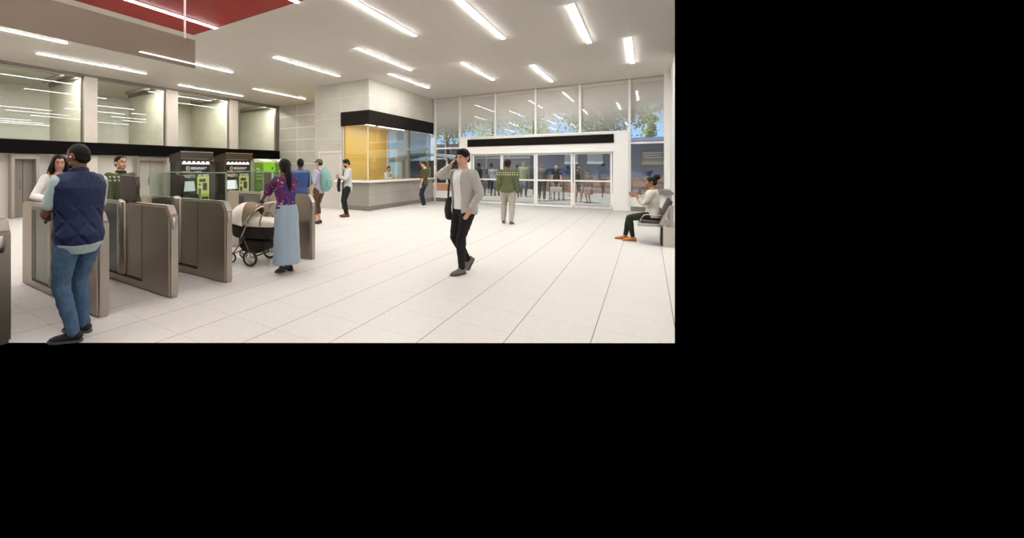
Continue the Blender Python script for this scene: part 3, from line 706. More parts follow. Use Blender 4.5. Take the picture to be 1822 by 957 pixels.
class Person:
    def __init__(s, label, pos, rz, h, male=True, skin='c99a78', vox=.009, lean=(0, .0), twist=0, pelvis=None, feet=None, hands=None, head=(0, 0, 0), build=1.0, z0=0, cat='person', foot_off=0):
        s.label = label; s.pos = V((pos[0], pos[1], z0)); s.rz = rz; s.k = k = h / 1.757; s.male = male; s.vox = vox; s.skin = skin
        s.T = TM if male else TF; s.w = build; s.lean = lean; s.twist = twist
        s.feet = feet or {'L': (-.1, .02, 8, 0, 0), 'R': (.1, -.02, -8, 0, 0)}
        s.FM = {}; s.ank = {}
        for sd, (x, y, yaw, pit, lift) in s.feet.items():
            M = Matrix.Translation((x * k, y * k, lift * k)) @ Matrix.Rotation(math.radians(yaw), 4, 'Z')
            ball = Matrix.Translation((0, .115 * k, .01 * k))
            M = M @ ball @ Matrix.Rotation(-math.radians(pit), 4, 'X') @ ball.inverted()
            s.FM[sd] = M; s.ank[sd] = M @ V((0, 0, .085 * k))
        p = V(pelvis) * k if pelvis else V((0, 0, .94 * k))
        if not pelvis:
            for sd, a in s.ank.items():
                hx = (-.092 if sd == 'L' else .092) * k
                q = (a.x - hx) ** 2 + a.y ** 2
                p.z = min(p.z, a.z + math.sqrt(max(.01, (.858 * k) ** 2 - q)) + .02 * k)
        s.pel = p; s.dz = p.z - .94 * k
        s.knee = {}; s.hip = {}
        for sd, a in s.ank.items():
            hx = (-.092 if sd == 'L' else .092) * k
            hp = p + V((hx, 0, -.02 * k)); s.hip[sd] = hp
            toe = (s.FM[sd].to_3x3() @ V((0, 1, 0))); toe.z = 0
            s.knee[sd], s.ank[sd] = ik(hp, a, .43 * k, .43 * k, toe.normalized() + V((0, .6, .15)))
        s.sho = {}; s.elb = {}; s.wri = {}; s.hd = {}
        for sd in 'LR':
            sx = (.178 if male else .155) * (-1 if sd == 'L' else 1) * build
            a = s.tp(sx, -.012, 1.412); s.sho[sd] = a
            spec = (hands or {}).get(sd)
            if spec is None: spec = dict(t=(-.24 if sd == 'L' else .24, .04, .86), pole=(0, -1, 0), d=None)
            t = V(spec['t']) * k
            if spec.get('w'):
                t = Matrix.Rotation(-rz, 4, 'Z') @ (V(spec['t']) - s.pos)
            e, wv = ik(a, t, .292 * k, .255 * k, spec.get('pole', (0, -1, 0)))
            s.elb[sd] = e; s.wri[sd] = wv
            d = V(spec['d']).normalized() if spec.get('d') else (wv - e).normalized()
            n = V(spec.get('n', (1 if sd == 'L' else -1, 0, 0))); n = n - d * n.dot(d); n.normalize()
            s.hd[sd] = (d, n, spec.get('curl', 25))
        piv = s.tp(0, .0, 1.535)
        yaw, pit, rol = (math.radians(q) for q in head)
        s.HM = Matrix.Translation(piv) @ Matrix.Rotation(yaw, 4, 'Z') @ Matrix.Rotation(pit, 4, 'X') @ Matrix.Rotation(rol, 4, 'Y') @ Matrix.Scale(k * (1.0 if male else .97), 4)
        s.body()
    def tp(s, x, y, z):
        """torso point given in the standing frame"""
        k = s.k; t = max(0, min(1.3, (z - .94) / .5)); a = math.radians(s.twist) * t
        X = x * math.cos(a) - y * math.sin(a); Y = x * math.sin(a) + y * math.cos(a)
        L = math.hypot(*s.lean); drop = (1 - math.sqrt(max(.2, 1 - L * L))) * max(0, z - .94)
        return V((s.pel.x + (X + s.lean[0] * t * .5) * k, s.pel.y + (Y + s.lean[1] * t * .5) * k, z * k + s.dz - drop * k))
    def torso(s, mb, z0, z1, off, flare=0, n=26, dome=True):
        zs = [z0] + [r[0] for r in s.T if z0 + .02 < r[0] < z1 - .01] + [z1]
        pts, rad, side = [], [], []
        for z in zs:
            a, c, y = interp(s.T, z)
            f = flare * max(0, 1 - (z - z0) / .25)
            pts.append(s.tp(0, y, z)); rad.append(((a * s.w + off + f) * s.k, (c * (.4 + .6 * s.w) + off + f) * s.k))
            q = math.radians(s.twist) * max(0, min(1, (z - .94) / .5)); side.append((math.cos(q), math.sin(q), 0))
        mb.loft(pts, rad, side=side, n=n, dome=dome)
    def arm(s, mb, sd, off, end, k0=1.0, cuff=0):
        """end: 0..1 on the upper arm, 1..2 on the forearm"""
        k = s.k * k0; m = 1.0 if s.male else .86
        prof = [(0, .056), (.15, .056), (.5, .047), (.85, .041), (1, .04), (1.25, .041), (1.55, .035), (1.85, .027), (2, .025)]
        pts, rad = [], []
        def at(t):
            return s.sho[sd].lerp(s.elb[sd], t) if t <= 1 else s.elb[sd].lerp(s.wri[sd], t - 1)
        def rr(t):
            for a, c in zip(prof, prof[1:]):
                if t <= c[0]: return a[1] + (c[1] - a[1]) * (t - a[0]) / (c[0] - a[0])
            return prof[-1][1]
        ts = [t for t, _ in prof if t < end - .04] + [end]
        for t in ts:
            pts.append(at(t)); rad.append((rr(t) * m * (.6 + .4 * s.w) + off + cuff * (t / end) ** 2) * k)
        mb.loft(pts, rad, n=14)
    def leg(s, mb, sd, off, end=2.0, top=0., flare=0, kn=None):
        k = s.k; m = 1.0 if s.male else .97
        prof = [(0, .092), (.25, .088), (.6, .07), (.92, .056), (1, .055), (1.12, .055), (1.32, .056), (1.6, .045), (1.88, .036), (2, .036)]
        def at(t):
            return s.hip[sd].lerp(s.knee[sd], t) if t <= 1 else s.knee[sd].lerp(s.ank[sd], t - 1)
        ts = [t for t, _ in prof if top <= t < end - .04] + [end]
        pts = [at(t) for t in ts]; rad = []
        for t in ts:
            for a, c in zip(prof, prof[1:]):
                if t <= c[0]: r = a[1] + (c[1] - a[1]) * (t - a[0]) / (c[0] - a[0]); break
            rad.append((r * m * (.7 + .3 * s.w) + off + flare * max(0, t - .5)) * k)
        mb.loft(pts, rad, n=18)
    def head_prims(s, mb):
        M = s.HM; R = M.to_3x3(); q = R.normalized().to_4x4(); k = M.to_scale().x
        def E(c, r): mb.ball(M @ V(c), tuple(x * k for x in r), 20, q)
        m = 1.0 if s.male else .93
        E((0, 0, .125), (.076, .097, .092)); E((0, .03, .065), (.059 * m, .058, .062)); E((0, .068, .02), (.027 * m, .022, .019))
        for x in (-1, 1):
            E((.034 * x, .058, .078), (.028, .03, .028)); E((.079 * x, -.006, .1), (.011, .022, .033))
            E((.05 * x * m, .02, .04), (.018, .035, .022))
        E((0, .082, .131), (.046, .016, .011))
        mb.loft([M @ V((0, .092, .112)), M @ V((0, .104, .09)), M @ V((0, .112, .073))], [.008 * k, .010 * k, .0135 * k], n=10)
        for x in (-1, 1): E((.012 * x, .1, .07), (.009, .01, .008))
        E((0, .088, .046), (.026, .014, .017))
        pts = [s.tp(0, -.012, 1.47), s.tp(0, -.006, 1.53), M @ V((0, -.012, .07))]
        nr = (.058 if s.male else .046) * s.k
        mb.loft(pts, [nr * 1.08, nr, nr * .98], n=16)
    def hand(s, mb, sd):
        d, n, curl = s.hd[sd]; k = s.k * (1.0 if s.male else .9); W = s.wri[sd]
        x = d.cross(n).normalized()                    # across the palm
        ths = 1 if sd == 'L' else -1
        if sd == 'R': pass
        mb.loft([W - d * .03 * k, W + d * .015 * k, W + d * .05 * k, W + d * .088 * k], [(.026 * k, .021 * k), (.03 * k, .017 * k), (.039 * k, .015 * k), (.037 * k, .012 * k)], side=x, n=14)
        c = math.radians(curl)
        for i, (o, L) in enumerate(((-.029, .064), (-.0095, .077), (.0105, .082), (.03, .074))):
            o = o * ths
            p = W + (d * .085 + x * o) * k; pts = [p]; a = c * .5
            for seg in (.45, .32, .25):
                dv = d * math.cos(a) + n * math.sin(a) + x * o * .8
                p = p + dv * L * seg * k; pts.append(p); a += c
            mb.loft(pts, [.0092 * k, .0086 * k, .0078 * k, .0066 * k], n=8)
        b = W + (d * .022 + x * .028 * ths) * k
        p1 = b + (d * .03 + x * .028 * ths + n * .012) * k; p2 = p1 + (d * .03 + x * .008 * ths + n * .012) * k; p3 = p2 + (d * .022 + n * .006) * k
        mb.loft([b, p1, p2, p3], [.014 * k, .0115 * k, .0098 * k, .0078 * k], n=8)
    def body(s):
        mb = MB(); s.torso(mb, .93, 1.5, 0)
        for sd in 'LR': s.arm(mb, sd, 0, 2.0); s.leg(mb, sd, 0)
        for sd in 'LR':
            M = s.FM[sd]; k = s.k
            mb.loft([M @ V((0, -.03 * k, .05 * k)), M @ V((0, .04 * k, .05 * k)), M @ V((0, .13 * k, .03 * k))], [.028 * k, .028 * k, .018 * k], n=10)
        s.head_prims(mb)
        me = remeshed(mb, s.vox, 2)
        k = s.HM.to_scale().x; Hi = s.HM.inverted()
        for v in me.vertices:                          # eye sockets
            p = Hi @ v.co
            if p.y > .03 and 0 < p.z < .2:
                for x in (-1, 1):
                    g = math.exp(-(((p.x - .031 * x) / .017) ** 2 + ((p.z - .112) / .011) ** 2))
                    if g > .02: v.co -= (s.HM.to_3x3() @ V((0, .011, 0))) * g
        hb = MB(); s.hand(hb, 'L'); s.hand(hb, 'R')
        hm = remeshed(hb, max(.0035, s.vox * .5), 1)
        bm = bmesh.new(); bm.from_mesh(me); bm.from_mesh(hm); bm.to_mesh(me); bm.free(); bpy.data.meshes.remove(hm)
        me.polygons.foreach_set('use_smooth', [True] * len(me.polygons))
        m = Mat('skin_' + s.skin); m.bsdf(s.skin, .5, 0, .35); m.b.inputs['Subsurface Weight'].default_value = 0
        n = m.noise(m.obj(), 14, 3); c = lin(s.skin)
        m.l(m.mix(n, tuple(x * .9 for x in c[:3]) + (1,), tuple(min(1, x * 1.1) for x in c[:3]) + (1,)), m.b.inputs['Base Color'])
        me.name = 'person'; s.o = link('person', me, m.m); s.o.location = s.pos; s.o.rotation_euler = (0, 0, s.rz)
        tag(s.o, s.label, 'person')
    def cover(s, name, mb, mat, wrinkle=.006, freq=11, vox=None, cut=None, smooth=2, label=None, parent=None):
        me = remeshed(mb, vox or s.vox, smooth)
        if wrinkle:
            nv = len(me.vertices); co = [0.] * (nv * 3); no = [0.] * (nv * 3)
            me.vertices.foreach_get('co', co); me.vertices.foreach_get('normal', no)
            for i in range(0, nv * 3, 3):
                x, y, z = co[i] * freq, co[i + 1] * freq, co[i + 2] * freq
                a = (noise.noise((x, y, z * .7)) + .6 * noise.noise((x * 2.3 + 5, y * 2.3, z * 2.0))) * wrinkle
                co[i] += no[i] * a; co[i + 1] += no[i + 1] * a; co[i + 2] += no[i + 2] * a
            me.vertices.foreach_set('co', co); me.update()
        if cut:
            xa, xb, ya, za = cut
            bm = bmesh.new(); bm.from_mesh(me)
            for co, nm in (((xa, 0, 0), (1, 0, 0)), ((xb, 0, 0), (1, 0, 0)), ((0, ya, 0), (0, 1, 0)), ((0, 0, za), (0, 0, 1))):
                bmesh.ops.bisect_plane(bm, geom=bm.verts[:] + bm.edges[:] + bm.faces[:], plane_co=co, plane_no=nm)
            def inside(c): return xa < c.x < xb and c.y > ya and c.z < za
            bmesh.ops.delete(bm, geom=[f for f in bm.faces if inside(f.calc_center_median())], context='FACES'); bm.to_mesh(me); bm.free()
        me.polygons.foreach_set('use_smooth', [True] * len(me.polygons))
        o = link(name, me, mat, parent or s.o)
        if cut:
            md = o.modifiers.new('t', 'SOLIDIFY'); md.thickness = .006; md.offset = -1
        if label: o['label'] = label
        return o
    def top(s, name, mat, hem=.88, off=.012, sleeve=1.9, flare=.004, neck=1.478, cuff=.0, wrinkle=.006, cut=None, aoff=None, label=None, freq=11):
        mb = MB(); s.torso(mb, hem, neck, off, flare, dome=False)
        if sleeve:
            for sd in 'LR': s.arm(mb, sd, off if aoff is None else aoff, sleeve, cuff=cuff)
        else:
            for sd in 'LR': mb.ball(s.sho[sd].lerp(s.tp(0, 0, 1.40), .22), .058 * s.k + off * .45, 14)
        return s.cover(name, mb, mat, wrinkle, freq, cut=cut, label=label)
    def bottom(s, name, mat, off=.012, end=1.95, waist=1.0, wrinkle=.005, flare=0, cuff=0):
        mb = MB(); s.torso(mb, .86, waist, off * .9, dome=False); mb.ball(s.pel + V((0, -.006, -.06)) * s.k, (.135 * s.k, .122 * s.k, .118 * s.k), 20)
        for sd in 'LR': s.leg(mb, sd, off, end, flare=flare)
        return s.cover(name, mb, mat, wrinkle, 13)
    def skirt(s, mat, hem, waist=1.02, flare=.03, wrinkle=.006):
        mb = MB(); a0, c0, y0 = interp(s.T, waist); ah, ch, yh = interp(s.T, .92); rows = [(waist, a0 + .014, c0 + .014)]
        rows += [(.97, (a0 + ah) / 2 + .016, (c0 + ch) / 2 + .016), (.9, ah + .014, ch + .016), (.8, ah + .018, ch + .02)]
        if hem < .75: rows.append(((hem + .8) / 2, ah + .02 + flare * .5, ch + .022 + flare * .5))
        rows.append((hem, ah + .02 + flare, ch + .024 + flare))
        mb.loft([(s.pel.x, s.pel.y - .012, z * s.k + s.dz) for z, a, c in rows], [(a * s.k, c * s.k) for z, a, c in rows], side=(1, 0, 0), n=36, dome=False)
        return s.cover('skirt', mb, mat, wrinkle, 7)
    def shoes(s, mat, sole, sock=None, hi=False):
        for sd in 'LR':
            M = s.FM[sd]; k = s.k; mb = MB()
            if not s.male: k = k * .93
            secs = [(-.068, .022, .03, .04), (-.05, .033, .042, .046), (0, .036, .05, .05), (.05, .038, .043, .045), (.1, .046, .032, .036), (.15, .044, .026, .03), (.185, .03, .018, .024), (.2, .012, .01, .02)]
            mb.loft([(0, y * k, z * k) for y, w, h, z in secs], [(w * k, h * k) for y, w, h, z in secs], side=(1, 0, 0), n=16, dome=False)
            if hi: mb.loft([(0, -.01 * k, .06 * k), (0, -.012 * k, .13 * k)], [.045 * k, .045 * k], n=14)
            bmesh.ops.transform(mb.b, matrix=M, verts=mb.b.verts)
            me = remeshed(mb, max(.005, s.vox * .7), 1); Mi = M.inverted()
            for v in me.vertices:
                p = Mi @ v.co
                if p.z < .012 * k: p.z = .012 * k; v.co = M @ p
            sh = link('shoe', me, mat, s.o)
            out = [(.03, -.06), (.018, -.074), (-.018, -.074), (-.03, -.06), (-.036, 0), (-.04, .05), (-.048, .1), (-.046, .15), (-.032, .19), (-.012, .207), (.012, .207), (.032, .19), (.046, .15), (.048, .1), (.04, .05), (.036, 0)]
            sb = MB(); sb.prism([(x * k * 1.04, y * k * 1.02) for x, y in out], 'z', 0.001, .022 * k); bmesh.ops.transform(sb.b, matrix=M, verts=sb.b.verts)
            sb.build('sole', sole, sh, world=False)
            lb = MB()
            for q in range(3): lb.tube([M @ V((x * k, (.045 + q * .022) * k, (.086 - q * .009 - abs(x) * .25) * k)) for x in (-.022, 0, .022)], .0035, n=6)
            lb.build('laces', sole, sh, world=False)
    def eyes(s, iris='2a1a10', brow='1c1410', lip=None, closed=False):
        M = s.HM; k = M.to_scale().x
        for x in (-1, 1):
            e = MB().ball(M @ V((.031 * x, .0755, .112)), .0118 * k, 14).build('eye', P('eee9e2', .25), s.o, smooth=True, world=False)
            MB().ball(M @ V((.031 * x, .0822, .1115)), .0071 * k, 12).build('iris', P(iris, .2), e, smooth=True, world=False)
            l = MB(); l.tube([M @ V((.031 * x + t, .0875 - abs(t) * .35, .1205 - t * t * 14)) for t in (-.016, -.008, 0, .008, .016)], .0026 * k, n=6)
            l.build('eyelid', P(brow, .8), s.o, smooth=True, world=False)
            b = MB(); b.loft([M @ V((x * (.014 + t * .034), .0985 - t * .019, .132 + .006 * math.sin(t * 2.4))) for t in (0, .33, .66, 1)], [.0036 * k, .0042 * k, .0036 * k, .002 * k], n=8)
            b.build('eyebrow', P(brow, .9), s.o, smooth=True, world=False)
        c = lip or 'a4614f'
        b = MB(); b.loft([M @ V((x, .1025 - abs(x) * .55, .0435 + abs(x) * .06)) for x in (-.024, -.012, 0, .012, .024)], [(.002 * k, .002 * k), (.005 * k, .005 * k), (.0058 * k, .0055 * k), (.005 * k, .005 * k), (.002 * k, .002 * k)], n=8)
        b.build('lips', P(c, .4), s.o, smooth=True, world=False)
    def H(s, *prims):
        """a builder in the head frame: (centre, radii, pitch) ellipsoids or ('t', points, radii) strands"""
        M = s.HM; q = M.to_3x3().normalized().to_4x4(); k = M.to_scale().x; mb = MB()
        for p in prims:
            if p[0] == 't':
                mb.loft([M @ V(c) for c in p[1]], [((r, r) if isinstance(r, (int, float)) else r) for r in [(x * k if isinstance(x, (int, float)) else (x[0] * k, x[1] * k)) for x in p[2]]], side=q.to_3x3() @ V((1, 0, 0)), n=14)
            else:
                rot = q @ Matrix.Rotation(math.radians(p[2] if len(p) > 2 else 0), 4, 'X')
                mb.ball(M @ V(p[0]), tuple(x * k for x in p[1]), 22, rot)
        return mb
    def hair(s, col, *prims, wrinkle=.004, freq=40, name='hair', col2=None):
        key = ('hair', col)
        if key not in _pc:
            m = Mat('hair_' + col); m.bsdf(col, .62, 0, .16); n = m.noise(m.mapped((160, 160, 25)), 3, 3)
            c = lin(col); m.l(m.mix(n, tuple(x * .6 for x in c[:3]) + (1,), tuple(min(1, x * 1.5 + .004) for x in c[:3]) + (1,)), m.b.inputs['Base Color']); m.bump(n, .35, .004)
            _pc[key] = m.m
        return s.cover(name, s.H(*prims), _pc[key], wrinkle, freq, vox=max(.006, s.vox * .7), smooth=1)
    def world(s, v): return s.pos + Matrix.Rotation(s.rz, 3, 'Z') @ V(v)

SHORT = (((0, -.014, .138), (.083, .1, .09), 22), ((0, -.05, .09), (.072, .055, .06)))
BUZZ = (((0, -.012, .131), (.0785, .0985, .0905), 20), ((0, -.05, .085), (.068, .052, .05)))
FULL = (((0, -.012, .145), (.089, .104, .096), 22), ((0, .045, .198), (.066, .055, .038), 15), ((0, -.055, .085), (.076, .058, .062)))
BEARD = (((0, .042, .03), (.06, .052, .038)), ((0, .082, .02), (.03, .022, .026)), ((0, .094, .058), (.03, .014, .008)))
def patterned(name, base, fn):
    m = Mat(name); m.bsdf(base, .85, 0, .2); fn(m); return m.m
def quilt(m):
    v = m.mapped((1, 1, 1)); sep = m.n('ShaderNodeSeparateXYZ'); m.l(v, sep.inputs[0])
    a = m.math('MULTIPLY', m.math('ARCTAN2', sep.outputs[0], m.math('SUBTRACT', 0, sep.outputs[1])), .17)
    def ln(x):
        f = m.math('FRACT', m.math('ADD', m.math('DIVIDE', x, .17), 50)); return m.math('ABSOLUTE', m.math('SUBTRACT', f, .5))
    p = ln(m.math('ADD', a, m.math('MULTIPLY', sep.outputs[2], .8))); q = ln(m.math('SUBTRACT', a, m.math('MULTIPLY', sep.outputs[2], .8)))
    mn = m.math('MINIMUM', m.math('SUBTRACT', .5, p), m.math('SUBTRACT', .5, q))
    hgt = m.math('MINIMUM', m.math('MULTIPLY', mn, 5), 1.)
    yoke = m.math('LESS_THAN', sep.outputs[2], 1.2)
    hh = m.math('ADD', m.math('MULTIPLY', hgt, yoke), m.math('SUBTRACT', 1., yoke))
    n = m.noise(m.obj(), 16, 4)
    m.bump(m.math('ADD', hh, m.math('MULTIPLY', n, .5)), .8, .02)
    m.l(m.mix(n, '18203c', '232c52'), m.b.inputs['Base Color']); m.b.inputs['Roughness'].default_value = .55
def nordic(m):
    sep = m.n('ShaderNodeSeparateXYZ'); m.l(m.obj(), sep.inputs[0])
    n = m.noise(m.obj(), 30, 3); base = m.mix(n, '43482f', '5a5f43')
    fx = m.math('ABSOLUTE', m.math('SUBTRACT', m.math('FRACT', m.math('ADD', m.math('DIVIDE', sep.outputs[0], .055), 20)), .5))
    fz = m.math('ABSOLUTE', m.math('SUBTRACT', m.math('FRACT', m.math('ADD', m.math('DIVIDE', sep.outputs[2], .055), 20.2)), .5))
    dia = m.math('LESS_THAN', m.math('ADD', fx, fz), .36)
    zone = m.math('MULTIPLY', m.math('GREATER_THAN', sep.outputs[2], 1.315), m.math('LESS_THAN', sep.outputs[2], 1.40))
    c = m.mix(m.math('MULTIPLY', dia, zone), base, 'b9b69c')
    m.l(c, m.b.inputs['Base Color']); m.bump(n, .3, .004)
def floral(m):
    n = m.noise(m.obj(), 7, 2); base = m.ramp(n, [(.35, '303070'), (.5, '472a5c'), (.6, '6e2740'), (.7, '3a2a66')])
    v = m.n('ShaderNodeTexVoronoi'); v.inputs['Scale'].default_value = 22; m.l(m.obj(), v.inputs['Vector'])
    f = m.math('LESS_THAN', v.outputs['Distance'], .3)
    pick = m.ramp(v.outputs['Color'], [(0, 'b8342c'), (.3, 'd7603a'), (.5, 'e6a59a'), (.7, '6b2a62'), (1, '35408e')], 'CONSTANT')
    gate = m.math('GREATER_THAN', m.noise(m.obj(), 6, 1), .42)
    m.l(m.mix(m.math('MULTIPLY', f, gate), base, pick), m.b.inputs['Base Color'])
M_VEST = patterned('quilted_navy', '29325c', quilt); M_NORDIC = patterned('green_patterned_knit', '4a5534', nordic); M_FLORAL = patterned('floral_blouse', '4a3480', floral)
def denim(c1, c2):
    m = Mat('denim_' + c1); m.bsdf(c1, .85, 0, .2); n = m.noise(m.obj(), 9, 5); n2 = m.noise(m.mapped((200, 200, 40)), 2, 2)
    m.l(m.mix(m.math('ADD', m.math('MULTIPLY', n, .7), m.math('MULTIPLY', n2, .3)), c1, c2), m.b.inputs['Base Color']); m.bump(n, .35, .01); return m.m

# ---- man in the navy vest, at the front gate
p = Person('man in a quilted navy vest and blue jeans with his back turned, nearest the camera', (-4.08, 1.62), facing((-4.08, 1.62), -.42, .9), 1.745, True, '6b4632', .006,
           feet={'L': (-.06, -.03, 42, 0, 0), 'R': (.1, .13, 28, 0, 0)}, build=1.03, head=(24, -4, 0), twist=-3,
           hands={'L': dict(t=(-.12, .3, 1.07), pole=(-.6, -.6, -.5), d=(.5, .8, .1), n=(.6, .1, -.7)), 'R': dict(t=(.12, .3, 1.06), pole=(.6, -.6, -.4), d=(-.5, .8, .1), n=(-.6, .1, -.7))})
p.bottom('jeans', denim('2f4763', '56718f'), .016, 1.97, wrinkle=.009)
p.top('tee', fabric('a9c0c2', 'bccfd0', 70), .79, .03, .72, .008, wrinkle=.003, cuff=.008, aoff=.004)
p.top('vest', M_VEST, .87, .046, 0, -.004, neck=1.5, wrinkle=.006, freq=9)
p.cover('collar', (lambda mb: (mb.loft([p.tp(0, -.012, 1.455), p.tp(0, -.006, 1.50), p.tp(0, .0, 1.535)], [(.098, .086), (.082, .078), (.078, .075)], side=(1, 0, 0), dome=False), mb)[1])(MB()), M_VEST, .003, vox=.007)
p.shoes(P('121113', .75), P('4b4e54', .6))
p.eyes(); p.hair('120e0c', *BUZZ, wrinkle=.0005); p.hair('0d0a09', *BEARD, name='beard', wrinkle=.002)
MB().ball(p.HM @ V((-.092, .0, .1)), .009, 10).build('earbud', P('f2f2f0', .3), p.o, smooth=True, world=False)

# ---- woman with long dark hair
p = Person('woman with long dark hair in a white blouse facing the camera behind the gate', (-6.62, 2.37), facing((-6.62, 2.37), .22, -.97), 1.71, False, 'd6aa92', .007, head=(-4, -7, 0),
           hands={'R': dict(t=(.15, .24, 1.11), pole=(.8, -.4, -.5), d=(-.85, .45, .15), n=(0, -.6, -.6), curl=35), 'L': dict(t=(-.02, .28, 1.12), pole=(-.8, -.4, -.5), d=(.75, .5, .1), n=(0, -.4, -.8), curl=35)})
p.top('blouse', fabric('efebe4', 'f7f4ee', 50), .82, .016, 1.8, .012, neck=1.462, aoff=.022, cuff=.012)
p.bottom('trousers', denim('39475c', '58687f'), .012)
p.shoes(P('2b2522', .6), P('d9d4cc', .6)); p.eyes(lip='a8524a', brow='20140f')
p.hair('17100d', ((0, -.018, .138), (.086, .102, .094), 24), ((0, -.06, .06), (.088, .056, .1)),
       ('t', [(.066, .03, .175), (.086, .01, .11), (.1, -.005, .02), (.115, -.02, -.07), (.1, -.04, -.13)], [(.02, .04), (.024, .05), (.034, .055), (.04, .05), (.025, .03)]),
       ('t', [(-.066, .03, .175), (-.086, .01, .11), (-.1, -.005, .02), (-.1, .0, -.07), (-.09, -.01, -.14)], [(.02, .04), (.024, .05), (.034, .055), (.036, .05), (.022, .03)]),
       ('t', [(0, -.08, .12), (0, -.1, 0), (0, -.1, -.12)], [(.07, .03), (.1, .045), (.09, .03)]), wrinkle=.007, freq=26)
bag = thing('shoulder_bag', 'small black shoulder bag on a tan strap worn by the woman in the white blouse', 'bag', p.world((.1, .17, 1.02)))
w = lambda *v: p.world(v)
MB().tube([w(.12, -.06, 1.44), w(.13, .02, 1.465), w(.125, .1, 1.40), w(.125, .17, 1.25), w(.12, .19, 1.1)], .011).build('strap', P('a5774f', .6), bag, smooth=True)
bb = MB(); bb.box(-.13, .13, -.035, .035, -.09, .07, .02); bmesh.ops.transform(bb.b, matrix=Matrix.Translation(p.world((.06, .23, 1.03))) @ Matrix.Rotation(p.rz, 4, 'Z'), verts=bb.b.verts)
bb.build('pouch', P('1b1818', .5), bag, smooth=True)

# ---- man in the green jacket facing the camera
p = Person('man in a green patterned jacket facing the camera behind the second fare gate', (-6.5, 3.17), facing((-6.5, 3.17), .42, -.9), 1.715, True, 'cda386', .007, head=(4, 3, 0),
           hands={'L': dict(t=(-.25, .1, .86)), 'R': dict(t=(.24, .16, .9))})
p.bottom('trousers', fabric('38362f', '45423a', 50), .014)
p.top('jacket', M_NORDIC, .86, .026, 1.88, 0, neck=1.478, wrinkle=.007)
p.cover('collar', (lambda mb: (mb.loft([p.tp(0, -.012, 1.45), p.tp(0, -.006, 1.49), p.tp(0, -.004, 1.52)], [(.1, .09), (.08, .078), (.076, .074)], side=(1, 0, 0), dome=False), mb)[1])(MB()), fabric('23241c', '2e3026', 60), .002, vox=.007)
p.shoes(P('231f1c', .6), P('55504a', .6)); p.eyes(lip='b3705c'); p.hair('0f0c0b', *SHORT)

# ---- woman with the ponytail pushing the stroller
p = Person('woman with a long ponytail in a floral blouse and pale blue skirt pushing the stroller', (-4.23, 4.45), facing((-4.23, 4.45), -.36, .93), 1.66, False, '5b3a2b', .006, head=(10, -3, 0), lean=(-.02, .1),
           feet={'L': (-.1, -.08, 12, 14, 0), 'R': (.1, .1, 4, 0, 0)},
           hands={'L': dict(t=(-4.80, 4.48, 1.0), w=True, pole=(-.8, -.5, -.4), d=(.1, .9, -.5), n=(.3, -.4, -.8), curl=60), 'R': dict(t=(.14, .42, 1.03), pole=(.7, -.6, -.4), d=(0, .95, -.4), n=(0, -.4, -.9), curl=60)})
sk = Mat('skirt_satin'); sk.bsdf('9db0c0', .5, 0, .4); nn = sk.noise(sk.mapped((5, 5, .7)), 1.6, 2); sk.l(sk.mix(nn, '8da2b4', 'aabccb'), sk.b.inputs['Base Color']); sk.bump(nn, .5, .02)
p.skirt(sk.m, .15, 1.05, .03)
p.top('blouse', M_FLORAL, .985, .026, 1.0, -.012, neck=1.475, aoff=.016, cuff=.02, wrinkle=.008)
p.shoes(P('1f1a19', .7), P('2c2624', .7)); p.eyes(brow='120c0a', lip='6d3a33')
p.hair('110b0a', ((0, -.018, .135), (.095, .11, .1), 18), ((0, -.05, .08), (.088, .068, .08)), ((0, -.11, .06), (.036, .034, .034)),
       ('t', [(0, -.11, .075), (.0, -.135, .0), (.0, -.14, -.12), (.004, -.125, -.24), (.008, -.12, -.32)], [.032, .047, .05, .04, .014]), wrinkle=.005, freq=30)
MB().tube([p.HM @ V((.03 * math.cos(t), -.12 + .008 * math.sin(t), .052 + .03 * math.sin(t) * .5)) for t in [2 * PI * q / 12 for q in range(13)]], .006).build('hair_tie', P('3b1f22', .6), p.o, smooth=True, world=False)

# ---- man in the blue shirt beyond the last gate
p = Person('man in a plain blue shirt seen from behind, past the ponytailed woman', (-6.72, 7.55), facing((-6.72, 7.55), -.25, .97), 1.74, True, '4c3226', .009,
           hands={'L': dict(t=(-.2, .3, 1.0), pole=(-.6, -.6, -.3)), 'R': dict(t=(.2, .28, 1.02), pole=(.6, -.6, -.3))})
p.bottom('trousers', fabric('2b2c38', '383a48', 50), .014); p.top('shirt', fabric('3c4a86', '4b5a98', 40), .84, .022, .95, 0)
p.shoes(P('1c1a1a', .6), P('48433f', .6)); p.eyes(); p.hair('0e0a08', *SHORT)

# ---- man with cap and backpack
p = Person('man in a grey cap, lilac shirt and cropped trousers, wearing the teal backpack', (-7.2, 8.86), facing((-7.2, 8.86), -.8, .6), 1.76, True, 'c69a7c', .009, head=(10, -4, 0),
           feet={'L': (-.1, .0, 4, 0, 0), 'R': (.1, .06, -4, 0, 0)}, hands={'L': dict(t=(-.27, .06, .84)), 'R': dict(t=(.27, .08, .86))})
p.bottom('cropped_trousers', fabric('4e3b30', '5d483b', 50), .016, 1.5); p.top('shirt', fabric('b5aec2', 'c4bed0', 40), .84, .02, .9, .004, cuff=.01)
p.shoes(P('3a2a22', .6), P('201a17', .6)); p.eyes(); p.hair('15100d', ((0, -.03, .1), (.08, .075, .07), 0))
p.cover('cap', p.H(((0, -.008, .155), (.088, .106, .078), 8), ('t', [(0, .07, .165), (0, .12, .16), (0, .16, .15)], [(.07, .012), (.066, .01), (.045, .006)])), fabric('57564f', '66655d', 60), 0, vox=.008)
